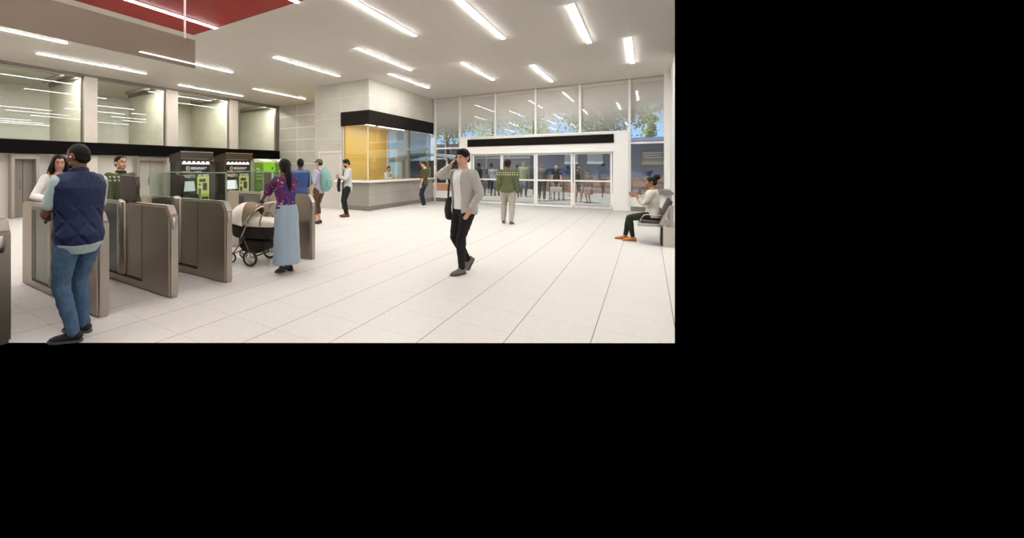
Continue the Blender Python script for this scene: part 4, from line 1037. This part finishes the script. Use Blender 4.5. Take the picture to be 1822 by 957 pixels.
MB().ball(p.HM @ V((0, .11, .178)), (.06, .05, .012), 12, p.HM.to_3x3().normalized().to_4x4()).build('cap_peak', P('e2ded4', .7), p.o, smooth=True, world=False)
bp = thing('backpack', 'teal canvas backpack worn by the man in the grey cap', 'backpack', p.world((0, -.2, 1.05)))
def wt(mb, q=p): bmesh.ops.transform(mb.b, matrix=Matrix.Translation(q.pos) @ Matrix.Rotation(q.rz, 4, 'Z'), verts=mb.b.verts); return mb
TE = fabric('6f9a92', '82aca3', 40)
mb = MB(); mb.loft([(0, -.235, .98), (0, -.245, 1.1), (0, -.24, 1.28), (0, -.22, 1.42), (0, -.2, 1.47)], [(.17, .1), (.185, .12), (.175, .11), (.14, .085), (.08, .05)], side=(1, 0, 0), n=24)
me = remeshed(wt(mb), .012, 2); me.transform(Matrix.Translation(-bp.location)); link('bag', me, TE, bp)
wt(MB().box(-.12, .12, -.375, -.33, 1.02, 1.2, .02)).build('front_pocket', TE, bp, smooth=True)
for s in (-1, 1): wt(MB().tube([(.1 * s, -.14, 1.43), (.11 * s, -.02, 1.5), (.115 * s, .1, 1.42), (.13 * s, .13, 1.25), (.17 * s, .0, 1.06)], .016)).build('strap', P('4f7a73', .7), bp, smooth=True)
wt(MB().tube([(-.04, -.2, 1.49), (0, -.2, 1.54), (.04, -.2, 1.49)], .008)).build('grab_loop', P('4f7a73', .7), bp, smooth=True)

# ---- bearded man in the pale blazer
p = Person('bearded man in a pale grey blazer looking down beside the booth door', (-7.5, 10.62), facing((-7.5, 10.62), -.93, -.25), 1.78, True, 'b2866a', .0095, head=(4, -16, 0),
           feet={'L': (-.09, .03, 6, 0, 0), 'R': (.1, .02, -6, 0, 0)},
           hands={'L': dict(t=(-.05, .25, 1.22), pole=(-.7, -.2, -.7), d=(.5, .6, .4), n=(.4, -.5, -.4), curl=45), 'R': dict(t=(.06, .27, 1.24), pole=(.7, -.2, -.7), d=(-.5, .6, .3), n=(-.4, -.5, -.4), curl=45)})
p.bottom('trousers', fabric('1d1c1e', '282729', 50), .014); p.top('sweater', fabric('141415', '1f1f20', 60), .9, .012, 0)
p.top('blazer', fabric('b9bcb4', 'c6c8c0', 45), .80, .026, 1.85, .006, neck=1.47, cut=(-.07, .07, .05, 1.47))
p.shoes(P('6b3a22', .4), P('2c1a12', .6)); p.eyes(); p.hair('120d0b', *FULL); p.hair('120d0b', *BEARD, name='beard', wrinkle=.002)
ct_ = tag(p.cover('folded_coat', (lambda mb: (mb.loft([(.0, .25, 1.2), (.0, .27, 1.1), (.0, .28, .95), (.0, .27, .82)], [(.08, .04), (.1, .05), (.105, .05), (.1, .04)], side=(1, 0, 0), n=18), mb)[1])(MB()), fabric('201f22', '2c2b2f', 40), .008, 9), 'black coat folded over the forearm of the man in the pale blazer', 'coat')
ct_.parent = None; ct_.location = p.o.location; ct_.rotation_euler = p.o.rotation_euler

# ---- clerk in the booth
p = Person('booth clerk in a white shirt and dark tie sitting behind the counter glass', (-8.75, 15.25), facing((-8.75, 15.25), .75, -.65), 1.7, True, 'bd9478', .011, head=(-6, -8, 0), lean=(0, .18), pelvis=(0, 0, .84),
           feet={'L': (-.12, .3, 8, 0, 0), 'R': (.12, .3, -8, 0, 0)},
           hands={'L': dict(t=(-.16, .44, 1.14), pole=(-.7, -.3, -.6)), 'R': dict(t=(.16, .44, 1.14), pole=(.7, -.3, -.6))})
p.bottom('trousers', fabric('2a2b30', '36373d', 50), .014); p.top('shirt', fabric('d8dcdc', 'e4e7e6', 50), .9, .018, 1.85, 0)
tie = MB(); tie.loft([p.tp(0, .085, 1.455), p.tp(0, .135, 1.36), p.tp(0, .145, 1.15)], [(.02, .008), (.026, .008), (.034, .008)], side=(1, 0, 0), dome=False); tie.build('tie', P('2a3338', .6), p.o, smooth=True, world=False)
p.shoes(P('1c1a1a', .6), P('1c1a1a', .6)); p.eyes(); p.hair('3a2416', *SHORT)
st = thing('stool', 'dark stool under the booth clerk behind the counter', 'stool', p.pos)
sp = p.world((0, -.02, 0))
MB().cyl((sp.x, sp.y, .66), (sp.x, sp.y, .73), .19, n=24).build('seat', P('2b2725', .6), st); MB().cyl((sp.x, sp.y, .02), (sp.x, sp.y, .66), .03).cyl((sp.x, sp.y, 0), (sp.x, sp.y, .025), .22, n=24).build('stem', M_STEEL_L, st)

# ---- man in the olive tee at the counter
p = Person('man in an olive tee and dark jeans waiting at the booth counter', (-6.88, 14.84), facing((-6.88, 14.84), -.95, .12), 1.755, True, 'd0a283', .011, head=(4, -4, 0),
           hands={'L': dict(t=(-.2, .1, .86), pole=(-.4, -1, 0), d=(.1, .2, -1)), 'R': dict(t=(.2, .1, .86), pole=(.4, -1, 0), d=(-.1, .2, -1))})
p.bottom('jeans', denim('191d2c', '272c40'), .012, 1.93); p.top('tee', fabric('3b3a24', '4a492f', 50), .83, .022, .8, .004, cuff=.012)
p.shoes(P('ded8d0', .6), P('efece6', .6)); p.eyes(); p.hair('1d1511', *SHORT)

# ---- walking man on the phone
p = Person('smiling man in a grey cardigan walking while talking on his phone', (-2.16, 6.02), facing((-2.16, 6.02), -.72, -.69), 1.79, True, 'd0a58a', .0065, head=(10, -3, 0), lean=(0, .03),
           feet={'L': (-.08, .12, 4, 0, 0), 'R': (.08, -.26, -4, 52, 0)},
           hands={'R': dict(t=(.17, .1, 1.53), pole=(.3, 1, -.7), d=(-.45, -.3, .85), n=(-.8, -.5, 0), curl=35), 'L': dict(t=(-.225, .1, .93), pole=(-.6, -.9, .1), d=(.25, .35, -.9), n=(1, 0, .2), curl=10)})
p.bottom('trousers', fabric('191819', '252425', 50), .012, 1.96, wrinkle=.007)
p.top('tee', fabric('ecebe8', 'f6f5f2', 50), .9, .019, .25, 0, neck=1.475, wrinkle=.003, aoff=.002)
p.top('cardigan', fabric('b3b1ab', 'c4c2bc', 110, .5), .83, .036, 1.88, .012, neck=1.472, aoff=.015, wrinkle=.006, cut=(-.085, .1, .04, 1.5))
p.shoes(P('5e5853', .6), P('39342f', .6)); p.eyes(lip='b5675a')
MB().loft([p.HM @ V((x, .1035 - abs(x) * .5, .0395 + abs(x) * .22)) for x in (-.018, 0, .018)], [.0022, .0042, .0022], n=8).build('teeth', P('f4f1ea', .3), p.o, smooth=True, world=False)
p.hair('0f0d0d', *FULL)
MB().tube([p.wri['L'] + V((.032 * math.cos(t), .032 * math.sin(t), .012)) for t in [2 * PI * q / 14 for q in range(15)]], .006).build('wristwatch', P('b9b3a9', .3, .8), p.o, smooth=True, world=False)
ph = MB().box(-.004, .004, -.036, .036, -.072, .072, .003)
bmesh.ops.transform(ph.b, matrix=Matrix.Translation(p.pos) @ Matrix.Rotation(p.rz, 4, 'Z') @ Matrix.Translation(p.wri['R'] + p.hd['R'][0] * .11 + p.hd['R'][1] * .028) @ p.hd['R'][0].to_track_quat('Z', 'Y').to_matrix().to_4x4(), verts=ph.b.verts)
tag(ph.build('mobile_phone', P('17161a', .3)), 'dark mobile phone held to the ear of the walking man', 'phone')
sb = thing('messenger_bag', 'black shoulder bag hanging at the far hip of the walking man in the grey cardigan', 'bag', p.world((.2, 0, .9)))
wt(MB().tube([(.11, -.13, 1.42), (.13, -.02, 1.478), (.135, .09, 1.43), (.16, .15, 1.25), (.2, .12, 1.06)], .014), p).build('strap', P('26262a', .7), sb, smooth=True)
mb = MB(); mb.loft([(.225, .02, .78), (.23, .02, .9), (.225, .02, 1.06)], [(.13, .045), (.145, .055), (.12, .035)], side=(0, 1, 0), n=18)
me = remeshed(wt(mb, p), .012, 2); me.transform(Matrix.Translation(-sb.location)); link('pouch', me, P('222125', .7), sb)

# ---- man in the green jacket from behind
p = Person('man in a green jacket and light grey trousers walking away towards the sliding doors', (-3.04, 11.82), facing((-3.04, 11.82), .12, .99), 1.745, True, '6a4631', .009, head=(2, 0, 0),
           feet={'L': (-.12, .08, 2, 0, 0), 'R': (.1, -.1, -10, 0, 0)}, hands={'L': dict(t=(-.25, .08, .9)), 'R': dict(t=(.27, .0, .84))})
p.bottom('trousers', fabric('a39d92', 'b3ada2', 40), .022, 1.93, wrinkle=.008); p.top('jacket', M_NORDIC, .87, .034, 1.88, 0, neck=1.485)
p.shoes(P('4a443e', .6), P('d8d3ca', .6)); p.eyes(); p.hair('14100e', *FULL)

# ---- seated woman
p = Person('woman with a high black bun and pale sweater sitting on the bench', (.09, 10.72), math.atan2(1, -.03), 1.66, False, '946a4c', .008, head=(0, -6, 0), lean=(0, .04), pelvis=(0, 0, .605),
           feet={'L': (-.075, .36, 6, 0, 0), 'R': (.075, .5, -6, 0, 0)},
           hands={'L': dict(t=(-.05, .31, 1.0), pole=(-.5, -.5, -.8), d=(.2, .9, .25), n=(.7, 0, .5), curl=35), 'R': dict(t=(.05, .32, 1.01), pole=(.5, -.5, -.8), d=(-.2, .9, .25), n=(-.7, 0, .5), curl=35)})
p.bottom('leggings', fabric('1e211d', '2a2d29', 50), .006, 1.93, wrinkle=.003)
p.top('sweater', fabric('bdb9ae', 'cbc8bd', 110, .5), .87, .026, 1.42, .012, neck=1.475, aoff=.02)
p.shoes(P('b0702c', .7), P('8a5420', .7)); p.eyes(brow='120c0a', lip='86453a')
p.hair('120d0c', ((0, -.014, .136), (.084, .1, .092), 24), ((0, -.05, .085), (.074, .058, .06)), ((0, -.115, .205), (.07, .068, .066)), ((0, -.07, .17), (.055, .06, .055)), wrinkle=.006, freq=32)
# ---------------------------------------------------------------- outside the entrance
def paving():
    m = Mat('plaza_paving'); m.bsdf('b9b2a8', .8); b = m.n('ShaderNodeTexBrick'); b.inputs['Scale'].default_value = 1.0
    b.inputs['Brick Width'].default_value = 1.8; b.inputs['Row Height'].default_value = .3; b.inputs['Mortar Size'].default_value = .012
    b.inputs['Color1'].default_value = lin('bdb6ab'); b.inputs['Color2'].default_value = lin('a59e94'); b.inputs['Mortar'].default_value = lin('7c766e')
    m.l(m.obj(), b.inputs['Vector']); m.l(b.outputs[0], m.b.inputs['Base Color']); return m.m
KR2 = .0395
struct(MB().quad((-45, 18.1, -.01), (.7, 18.1, -.01), (KR2 * 70, 70, -.01), (-60, 70, -.01)).build('ground', paving()))
# sky: a great luminous shell over the plaza
b = MB(); R = 85; rows = []
a0 = math.atan2(1, KR2 * 1.0)      # right limit
for i in range(13):
    el = math.radians(-3 + i * 3.4); row = []
    for k in range(41):
        a = a0 + (math.radians(300) - a0) * k / 40
        row.append(b.b.verts.new((R * math.cos(el) * math.cos(a), 2 + R * math.cos(el) * math.sin(a), R * math.sin(el))))
    rows.append(row)
for r1, r2 in zip(rows, rows[1:]):
    for k in range(40): b.b.faces.new((r1[k], r1[k + 1], r2[k + 1], r2[k]))
sk = Mat('sky_light'); e = sk.n('ShaderNodeEmission'); e.inputs[0].default_value = lin('a4ccf4'); e.inputs[1].default_value = 1.5; sk.l(e.outputs[0], sk.out.inputs[0])
struct(b.build('sky', sk.m, smooth=True))
sl = bpy.data.lights.new('sun', 'SUN'); sl.energy = 8.5; sl.angle = math.radians(2); sl.color = (1, .96, .9)
so = bpy.data.objects.new('sun', sl); C.objects.link(so); so.rotation_euler = V((.3, .35, -1.0)).to_track_quat('-Z', 'Y').to_euler()
# blue street building
M_BLUE = P('56678f', .5); M_BLUE2 = P('465780', .5)
r = thing('street_building', 'blue single-storey street building with framed display boards outside the entrance', 'building', (-2, 31, 0))
MB().box(-5.8, 1.15, 29.2, 33, 0, 3.0).build('wall', M_BLUE, r)
MB().box(-6.0, 1.12, 28.6, 33.2, 3.0, 3.2).build('roof_edge', P('7f8bb0', .5), r)
MB().box(-5.8, 1.1, 29.17, 29.2, 0, .95).build('wall_base', P('9b7563', .7), r)
for x in (-4.6, -3.15, -1.6, 1.0):
    MB().box(x - .04, x + .04, 29.12, 29.2, .95, 3.0).build('pilaster', M_BLUE2, r)
def board(x0, x1, z0, z1, lb, kind):
    q = thing('display_board', lb, 'display board', ((x0 + x1) / 2, 29.1, z0), 0, 'framed boards on the blue building')
    Y = 29.0
    MB().box(x0, x1, Y, Y + .12, z0, z1, .02).build('frame', P('4a413a', .5), q)
    MB().box(x0 + .09, x1 - .09, Y - .01, Y + .005, z0 + .08, z1 - .08).build('screen', P('8a7d70', .4) if kind == 0 else P('b9cfe2', .4), q)
    l = MB()
    for i, (a, c) in enumerate(((.12, .88), (.12, .8), (.14, .9))):
        z = z1 - .16 - i * .13
        l.box(x0 + (x1 - x0) * a, x0 + (x1 - x0) * c, Y - .02, Y - .01, z - .025, z + .025)
    l.build('line_bars', P('eceae4', .5), q)
board(-.33, .8, 1.62, 2.5, 'framed display board on the blue wall behind the seated woman', 0)
board(-4.2, -3.3, 1.66, 2.45, 'framed light-blue display board on the blue building, left one seen through the doors', 1)
board(-3.0, -2.02, 1.66, 2.48, 'framed light-blue display board on the blue building, seen through the rightmost door leaf', 1)
r = thing('dark_building', 'dark grey building with pale bars for reflected glazing seen through the left door leaves', 'building', (-9, 34, 0))
MB().box(-14, -6.7, 32, 36, 0, 3.4).build('wall', P('55545c', .5), r)
for x in (-13, -11.4, -9.8, -8.2):  # pale bars modelled in place of the reflected facade glazing
    MB().box(x, x + .08, 31.95, 32.0, 0.9, 3.4).build('reflection_bar', P('c2c2c6', .5), r)
MB().box(-14, -6.7, 31.94, 32.0, 2.2, 2.28).build('reflection_line', P('c2c2c6', .5), r)
# shelter at the far left
r = thing('bus_shelter', 'pale curved-roof bus shelter with glass walls seen through the left window bay', 'shelter', (-11.5, 26, 0))
t = MB()
pts = [(-14.6 + .35 * i, 2.05 + .42 * math.sin(PI * i / 16)) for i in range(17)]
t.prism(pts + [(x, z - .14) for x, z in reversed(pts)], 'y', 25, 27.6); t.build('roof', P('8e95a2', .5), r)
for x in (-14.3, -12.9, -11.5, -10.1, -9.3):
    MB().box(x - .05, x + .05, 25.1, 25.2, 0, 2.1).build('post', P('c8cacc', .4), r)
MB().box(-14.3, -9.3, 25.14, 25.16, .3, 2.0).build('glazing', M_GLASS, r)
MB().box(-14.2, -9.4, 26.9, 27.0, 0, 2.0).build('rear_panel', P('6d6a66', .6), r)
MB().box(-13.6, -10, 26, 26.4, .4, .48).build('shelter_bench', P('8a5a42', .6), r)
tag(MB().box(-16, -8.6, 23.0, 23.6, 0, .62, .03).build('planter', P('9b6a50', .7)), 'low reddish brick planter in front of the bus shelter outside', 'planter')
tag(MB().box(-30, -5.9, 37, 48, -.005, .03).build('lawn', fabric('7d9150', '93a660', 20)), 'strip of green lawn beyond the dark building', 'lawn', kind='stuff')
# railings
def rail(x0, x1, y, lb):
    r = thing('railing', lb, 'railing', ((x0 + x1) / 2, y, 0))
    for z in (.55, .9): MB().cyl((x0, y, z), (x1, y, z), .022).build('rail', P('4c4846', .5), r)
    n = 5
    for i in range(n): x = x0 + (x1 - x0) * i / (n - 1); MB().cyl((x, y, 0), (x, y, .92), .025).build('post', P('4c4846', .5), r)
rail(-4.3, .6, 25.2, 'dark two-bar railing across the plaza in front of the blue building')
rail(-10.2, -5.2, 25.6, 'dark two-bar railing across the plaza seen through the left door leaves')
r = thing('street_bench', 'dark street bench beside the plaza railing seen through the left doors', 'bench', (-8, 24, 0))
MB().box(-9, -6.4, 23.8, 24.2, .42, .48).build('seat', P('3d3936', .6), r)
for x in (-8.8, -6.6): MB().box(x - .05, x + .05, 23.85, 24.15, 0, .42).build('leg', P('3d3936', .6), r)
# trees
def tree(x, y, h, crown, n, c1, c2, lb, seed, z0=2.6, trunk=.16):
    rnd = random.Random(seed)
    r = thing('tree', lb, 'tree', (x, y, 0), 0, 'street trees outside the windows')
    t = MB(); top = V((x + rnd.uniform(-.2, .2), y, h * .8))
    t.loft([(x, y, 0), (x + .03, y, h * .3), (x - .04, y, h * .55), top], [trunk, trunk * .8, trunk * .55, .03], n=10)
    tips = []
    for i in range(9):
        z = z0 + (h * .75 - z0) * i / 8; a = rnd.uniform(0, 2 * PI); L = crown * rnd.uniform(.5, .95)
        p0 = V((x, y, z * .92)); p1 = p0 + V((math.cos(a) * L * .5, math.sin(a) * L * .5, .45)); p2 = p0 + V((math.cos(a) * L, math.sin(a) * L, .9))
        t.loft([p0, p1, p2], [trunk * .35, trunk * .2, .012], n=7); tips += [p1, p2]
    t.build('trunk', P('4a4038', .9), r, smooth=True)
    f = MB(); cl = [(x + rnd.gauss(0, crown * .42), y + rnd.gauss(0, crown * .42), z0 + .5 + rnd.random() ** .8 * (h - z0)) for _ in range(16)] + [tuple(q) for q in tips]
    for i in range(n):
        c = cl[rnd.randrange(len(cl))]; s = crown * .2
        p = V((rnd.gauss(c[0], s), rnd.gauss(c[1], s), rnd.gauss(c[2], s * .75)))
        u = V((rnd.gauss(0, 1), rnd.gauss(0, 1), rnd.gauss(0, 1))).normalized(); w = u.orthogonal().normalized(); L = rnd.uniform(.07, .14)
        vs = [f.b.verts.new(p - u * L), f.b.verts.new(p + w * L * .5), f.b.verts.new(p + u * L), f.b.verts.new(p - w * L * .5)]
        f.b.faces.new(vs)
    m = Mat('leaves'); bs = m.bsdf(c1, .6, 0, .2); nn = m.noise(m.obj(), 1.5, 2); m.l(m.mix(nn, c1, c2), bs.inputs['Base Color'])
    tr = m.n('ShaderNodeBsdfTranslucent'); tr.inputs[0].default_value = lin(c2); mx = m.n('ShaderNodeMixShader'); mx.inputs[0].default_value = .45
    m.l(bs.outputs[0], mx.inputs[1]); m.l(tr.outputs[0], mx.inputs[2]); m.l(mx.outputs[0], m.out.inputs[0])
    f.build('foliage', m.m, r)
tree(-12.03, 30, 7.2, 2.1, 3900, '5d6b3c', '84935a', 'dark leafy street tree with bare trunk showing left of the entrance portal', 1, 3.6)
tree(-11.7, 40.3, 9.7, 2.9, 3600, '9aa65c', 'c2c97c', 'yellow-green street tree behind the second and third window bays', 2)
tree(-7.95, 39.4, 8.8, 2.6, 3200, 'aab268', 'cdd08a', 'pale yellow-green street tree behind the window bay over the left doors', 3)
tree(-5.2, 46.8, 9.7, 2.3, 1600, '9dab6a', 'b5c07a', 'thin pale tree showing sky around it above the middle of the entrance', 4)
tree(-2.5, 36.4, 8.6, 2.6, 4600, '556240', '76834f', 'dark green street tree above the right end of the black entrance sign', 5, 4.0)
tree(.15, 42.5, 7.9, .8, 1900, '9dad60', 'b9c472', 'yellow-green tree in the rightmost window bay beside the wall', 6, 3.0)
# people outside
def walker(lb, pos, face, h, male, skin, hairc, topm, topk, botm, botk, shoe, vox=.013, feet=None, skirt=None, hands=None, bald=False, head=(0, 0, 0)):
    p = Person(lb, pos, facing(pos, *face), h, male, skin, vox, feet=feet, hands=hands, head=head)
    if botm: p.bottom('trousers', botm, .014, botk)
    p.top('shirt', topm, *topk)
    if skirt: p.skirt(skirt[0], skirt[1], 1.0, .02)
    p.shoes(shoe, P('55504a', .6)); p.eyes()
    p.hair(hairc, *(SHORT if male or bald else FULL + (((0, -.07, .02), (.07, .05, .08)),)))
    return p
DKG = fabric('2b2b2c', '383839', 40)
walker('man in a grey shirt and dark trousers outside the glass doors, walking in', (-3.92, 21.1), (.05, -1), 1.76, True, 'b98365', '3a2018', fabric('6d6c68', '7c7b76', 40), (.84, .022, .8), fabric('333338', '404046', 40), 1.93, P('a89a8a', .6), feet={'L': (-.09, .14, 4, 0, 0), 'R': (.09, -.1, -4, 0, 0)})
p = walker('older woman in a black dress outside the doors pushing the walker', (-3.5, 22.3), (.0, -1), 1.64, False, 'd0a58a', 'b9a48c', DKG, (.9, .03, .5, .0), None, 0, P('2c2a2a', .6), hands={'L': dict(t=(-.22, .34, .92), pole=(-.4, -.8, -.3)), 'R': dict(t=(.22, .34, .92), pole=(.4, -.8, -.3))}, bald=True, skirt=(DKG, .5))
wk = thing('walking_frame', 'metal walking frame with basket in front of the older woman outside', 'walker', (-3.42, 21.85, 0))
cx, cy = -3.42, 21.8
for s in (-.28, .28):
    MB().tube([(cx + s, cy + .15, .93), (cx + s, cy, .9), (cx + s, cy - .12, .08)], .016).tube([(cx + s, cy, .88), (cx + s, cy + .3, .08)], .014).build('side_frame', P('5f5b58', .4, .7), wk, smooth=True)
    for yy in (-.12, .3): MB().cyl((cx + s - .015, cy + yy, .06), (cx + s + .015, cy + yy, .06), .06).build('wheel', P('26211f', .6), wk)
MB().box(cx - .26, cx + .26, cy - .12, cy + .12, .38, .62, .03).build('basket', P('c9c2b8', .6), wk)
MB().cyl((cx - .28, cy - .02, .7), (cx + .28, cy - .02, .7), .012).build('cross_bar', P('5f5b58', .4, .7), wk)
walker('woman in a dark knee-length dress outside the rightmost door leaf', (-2.47, 21.3), (.25, -1), 1.68, False, 'c89a7c', '4c4030', fabric('4c4742', '5a5550', 40), (.9, .03, 1.8, .0), None, 0, P('8c7a6a', .6), skirt=(fabric('4c4742', '5a5550', 40), .52))
walker('person in a brown top and dusty pink skirt outside the rightmost door leaf', (-2.05, 20.95), (-.6, -.8), 1.42, False, 'b98e74', '3f342c', fabric('5c4c44', '6a5a50', 40), (.9, .02, 1.8), None, 0, P('7c6a5e', .6), skirt=(fabric('96655f', 'a6746d', 40), .45))
walker('person in a pale green coat beyond the second door leaf, standing in for a reflection', (-5.25, 23.5), (.2, -1), 1.84, True, 'c29a78', '6a5238', fabric('8d9a6c', '9caa7c', 40), (.62, .03, 1.85), DKG, 1.93, P('2c2a2a', .6))  # figure modelled in place of a reflection in the door glass
walker('person in a dark jacket seen through the leftmost door leaf', (-7.2, 23.0), (-.1, 1), 1.7, True, '8a6048', '17120f', fabric('232326', '303034', 40), (.82, .025, 1.85), DKG, 1.93, P('2c2a2a', .6))
walker('person in a pale striped top seen from behind through the leftmost door leaf', (-6.75, 23.3), (.1, 1), 1.7, True, 'a47a5e', '17120f', fabric('9a9aa4', 'b3b3ba', 40), (.82, .025, 1.85), fabric('40424c', '50525c', 40), 1.93, P('2c2a2a', .6))
# ---------------------------------------------------------------- camera and view
A = math.atan((1152.3 - 600) / 743)
cd = bpy.data.cameras.new('camera'); cam = bpy.data.objects.new('camera', cd); C.objects.link(cam)
cam.location = (0, 0, 1.53); cam.rotation_euler = (PI / 2, 0, A)
cd.sensor_fit = 'HORIZONTAL'; cd.sensor_width = 36; cd.lens = 743 / 1822 * 36
cd.shift_x = (911 - 600) / 1822; cd.shift_y = (298 - 478.5) / 1822
cd.clip_end = 300
sc = bpy.context.scene; sc.camera = cam
w = bpy.data.worlds.new('night'); sc.world = w; w.use_nodes = True
w.node_tree.nodes['Background'].inputs[0].default_value = (0, 0, 0, 1); w.node_tree.nodes['Background'].inputs[1].default_value = 0
sc.view_settings.view_transform = 'Standard'; sc.view_settings.look = 'None'; sc.view_settings.exposure = 0; sc.view_settings.gamma = 1; sc.view_settings.use_curve_mapping = False
sc.cycles.max_bounces = 10; sc.cycles.diffuse_bounces = 5; sc.cycles.glossy_bounces = 4; sc.cycles.transparent_max_bounces = 16; sc.cycles.sample_clamp_indirect = 6
sc.cycles.caustics_reflective = False; sc.cycles.caustics_refractive = False
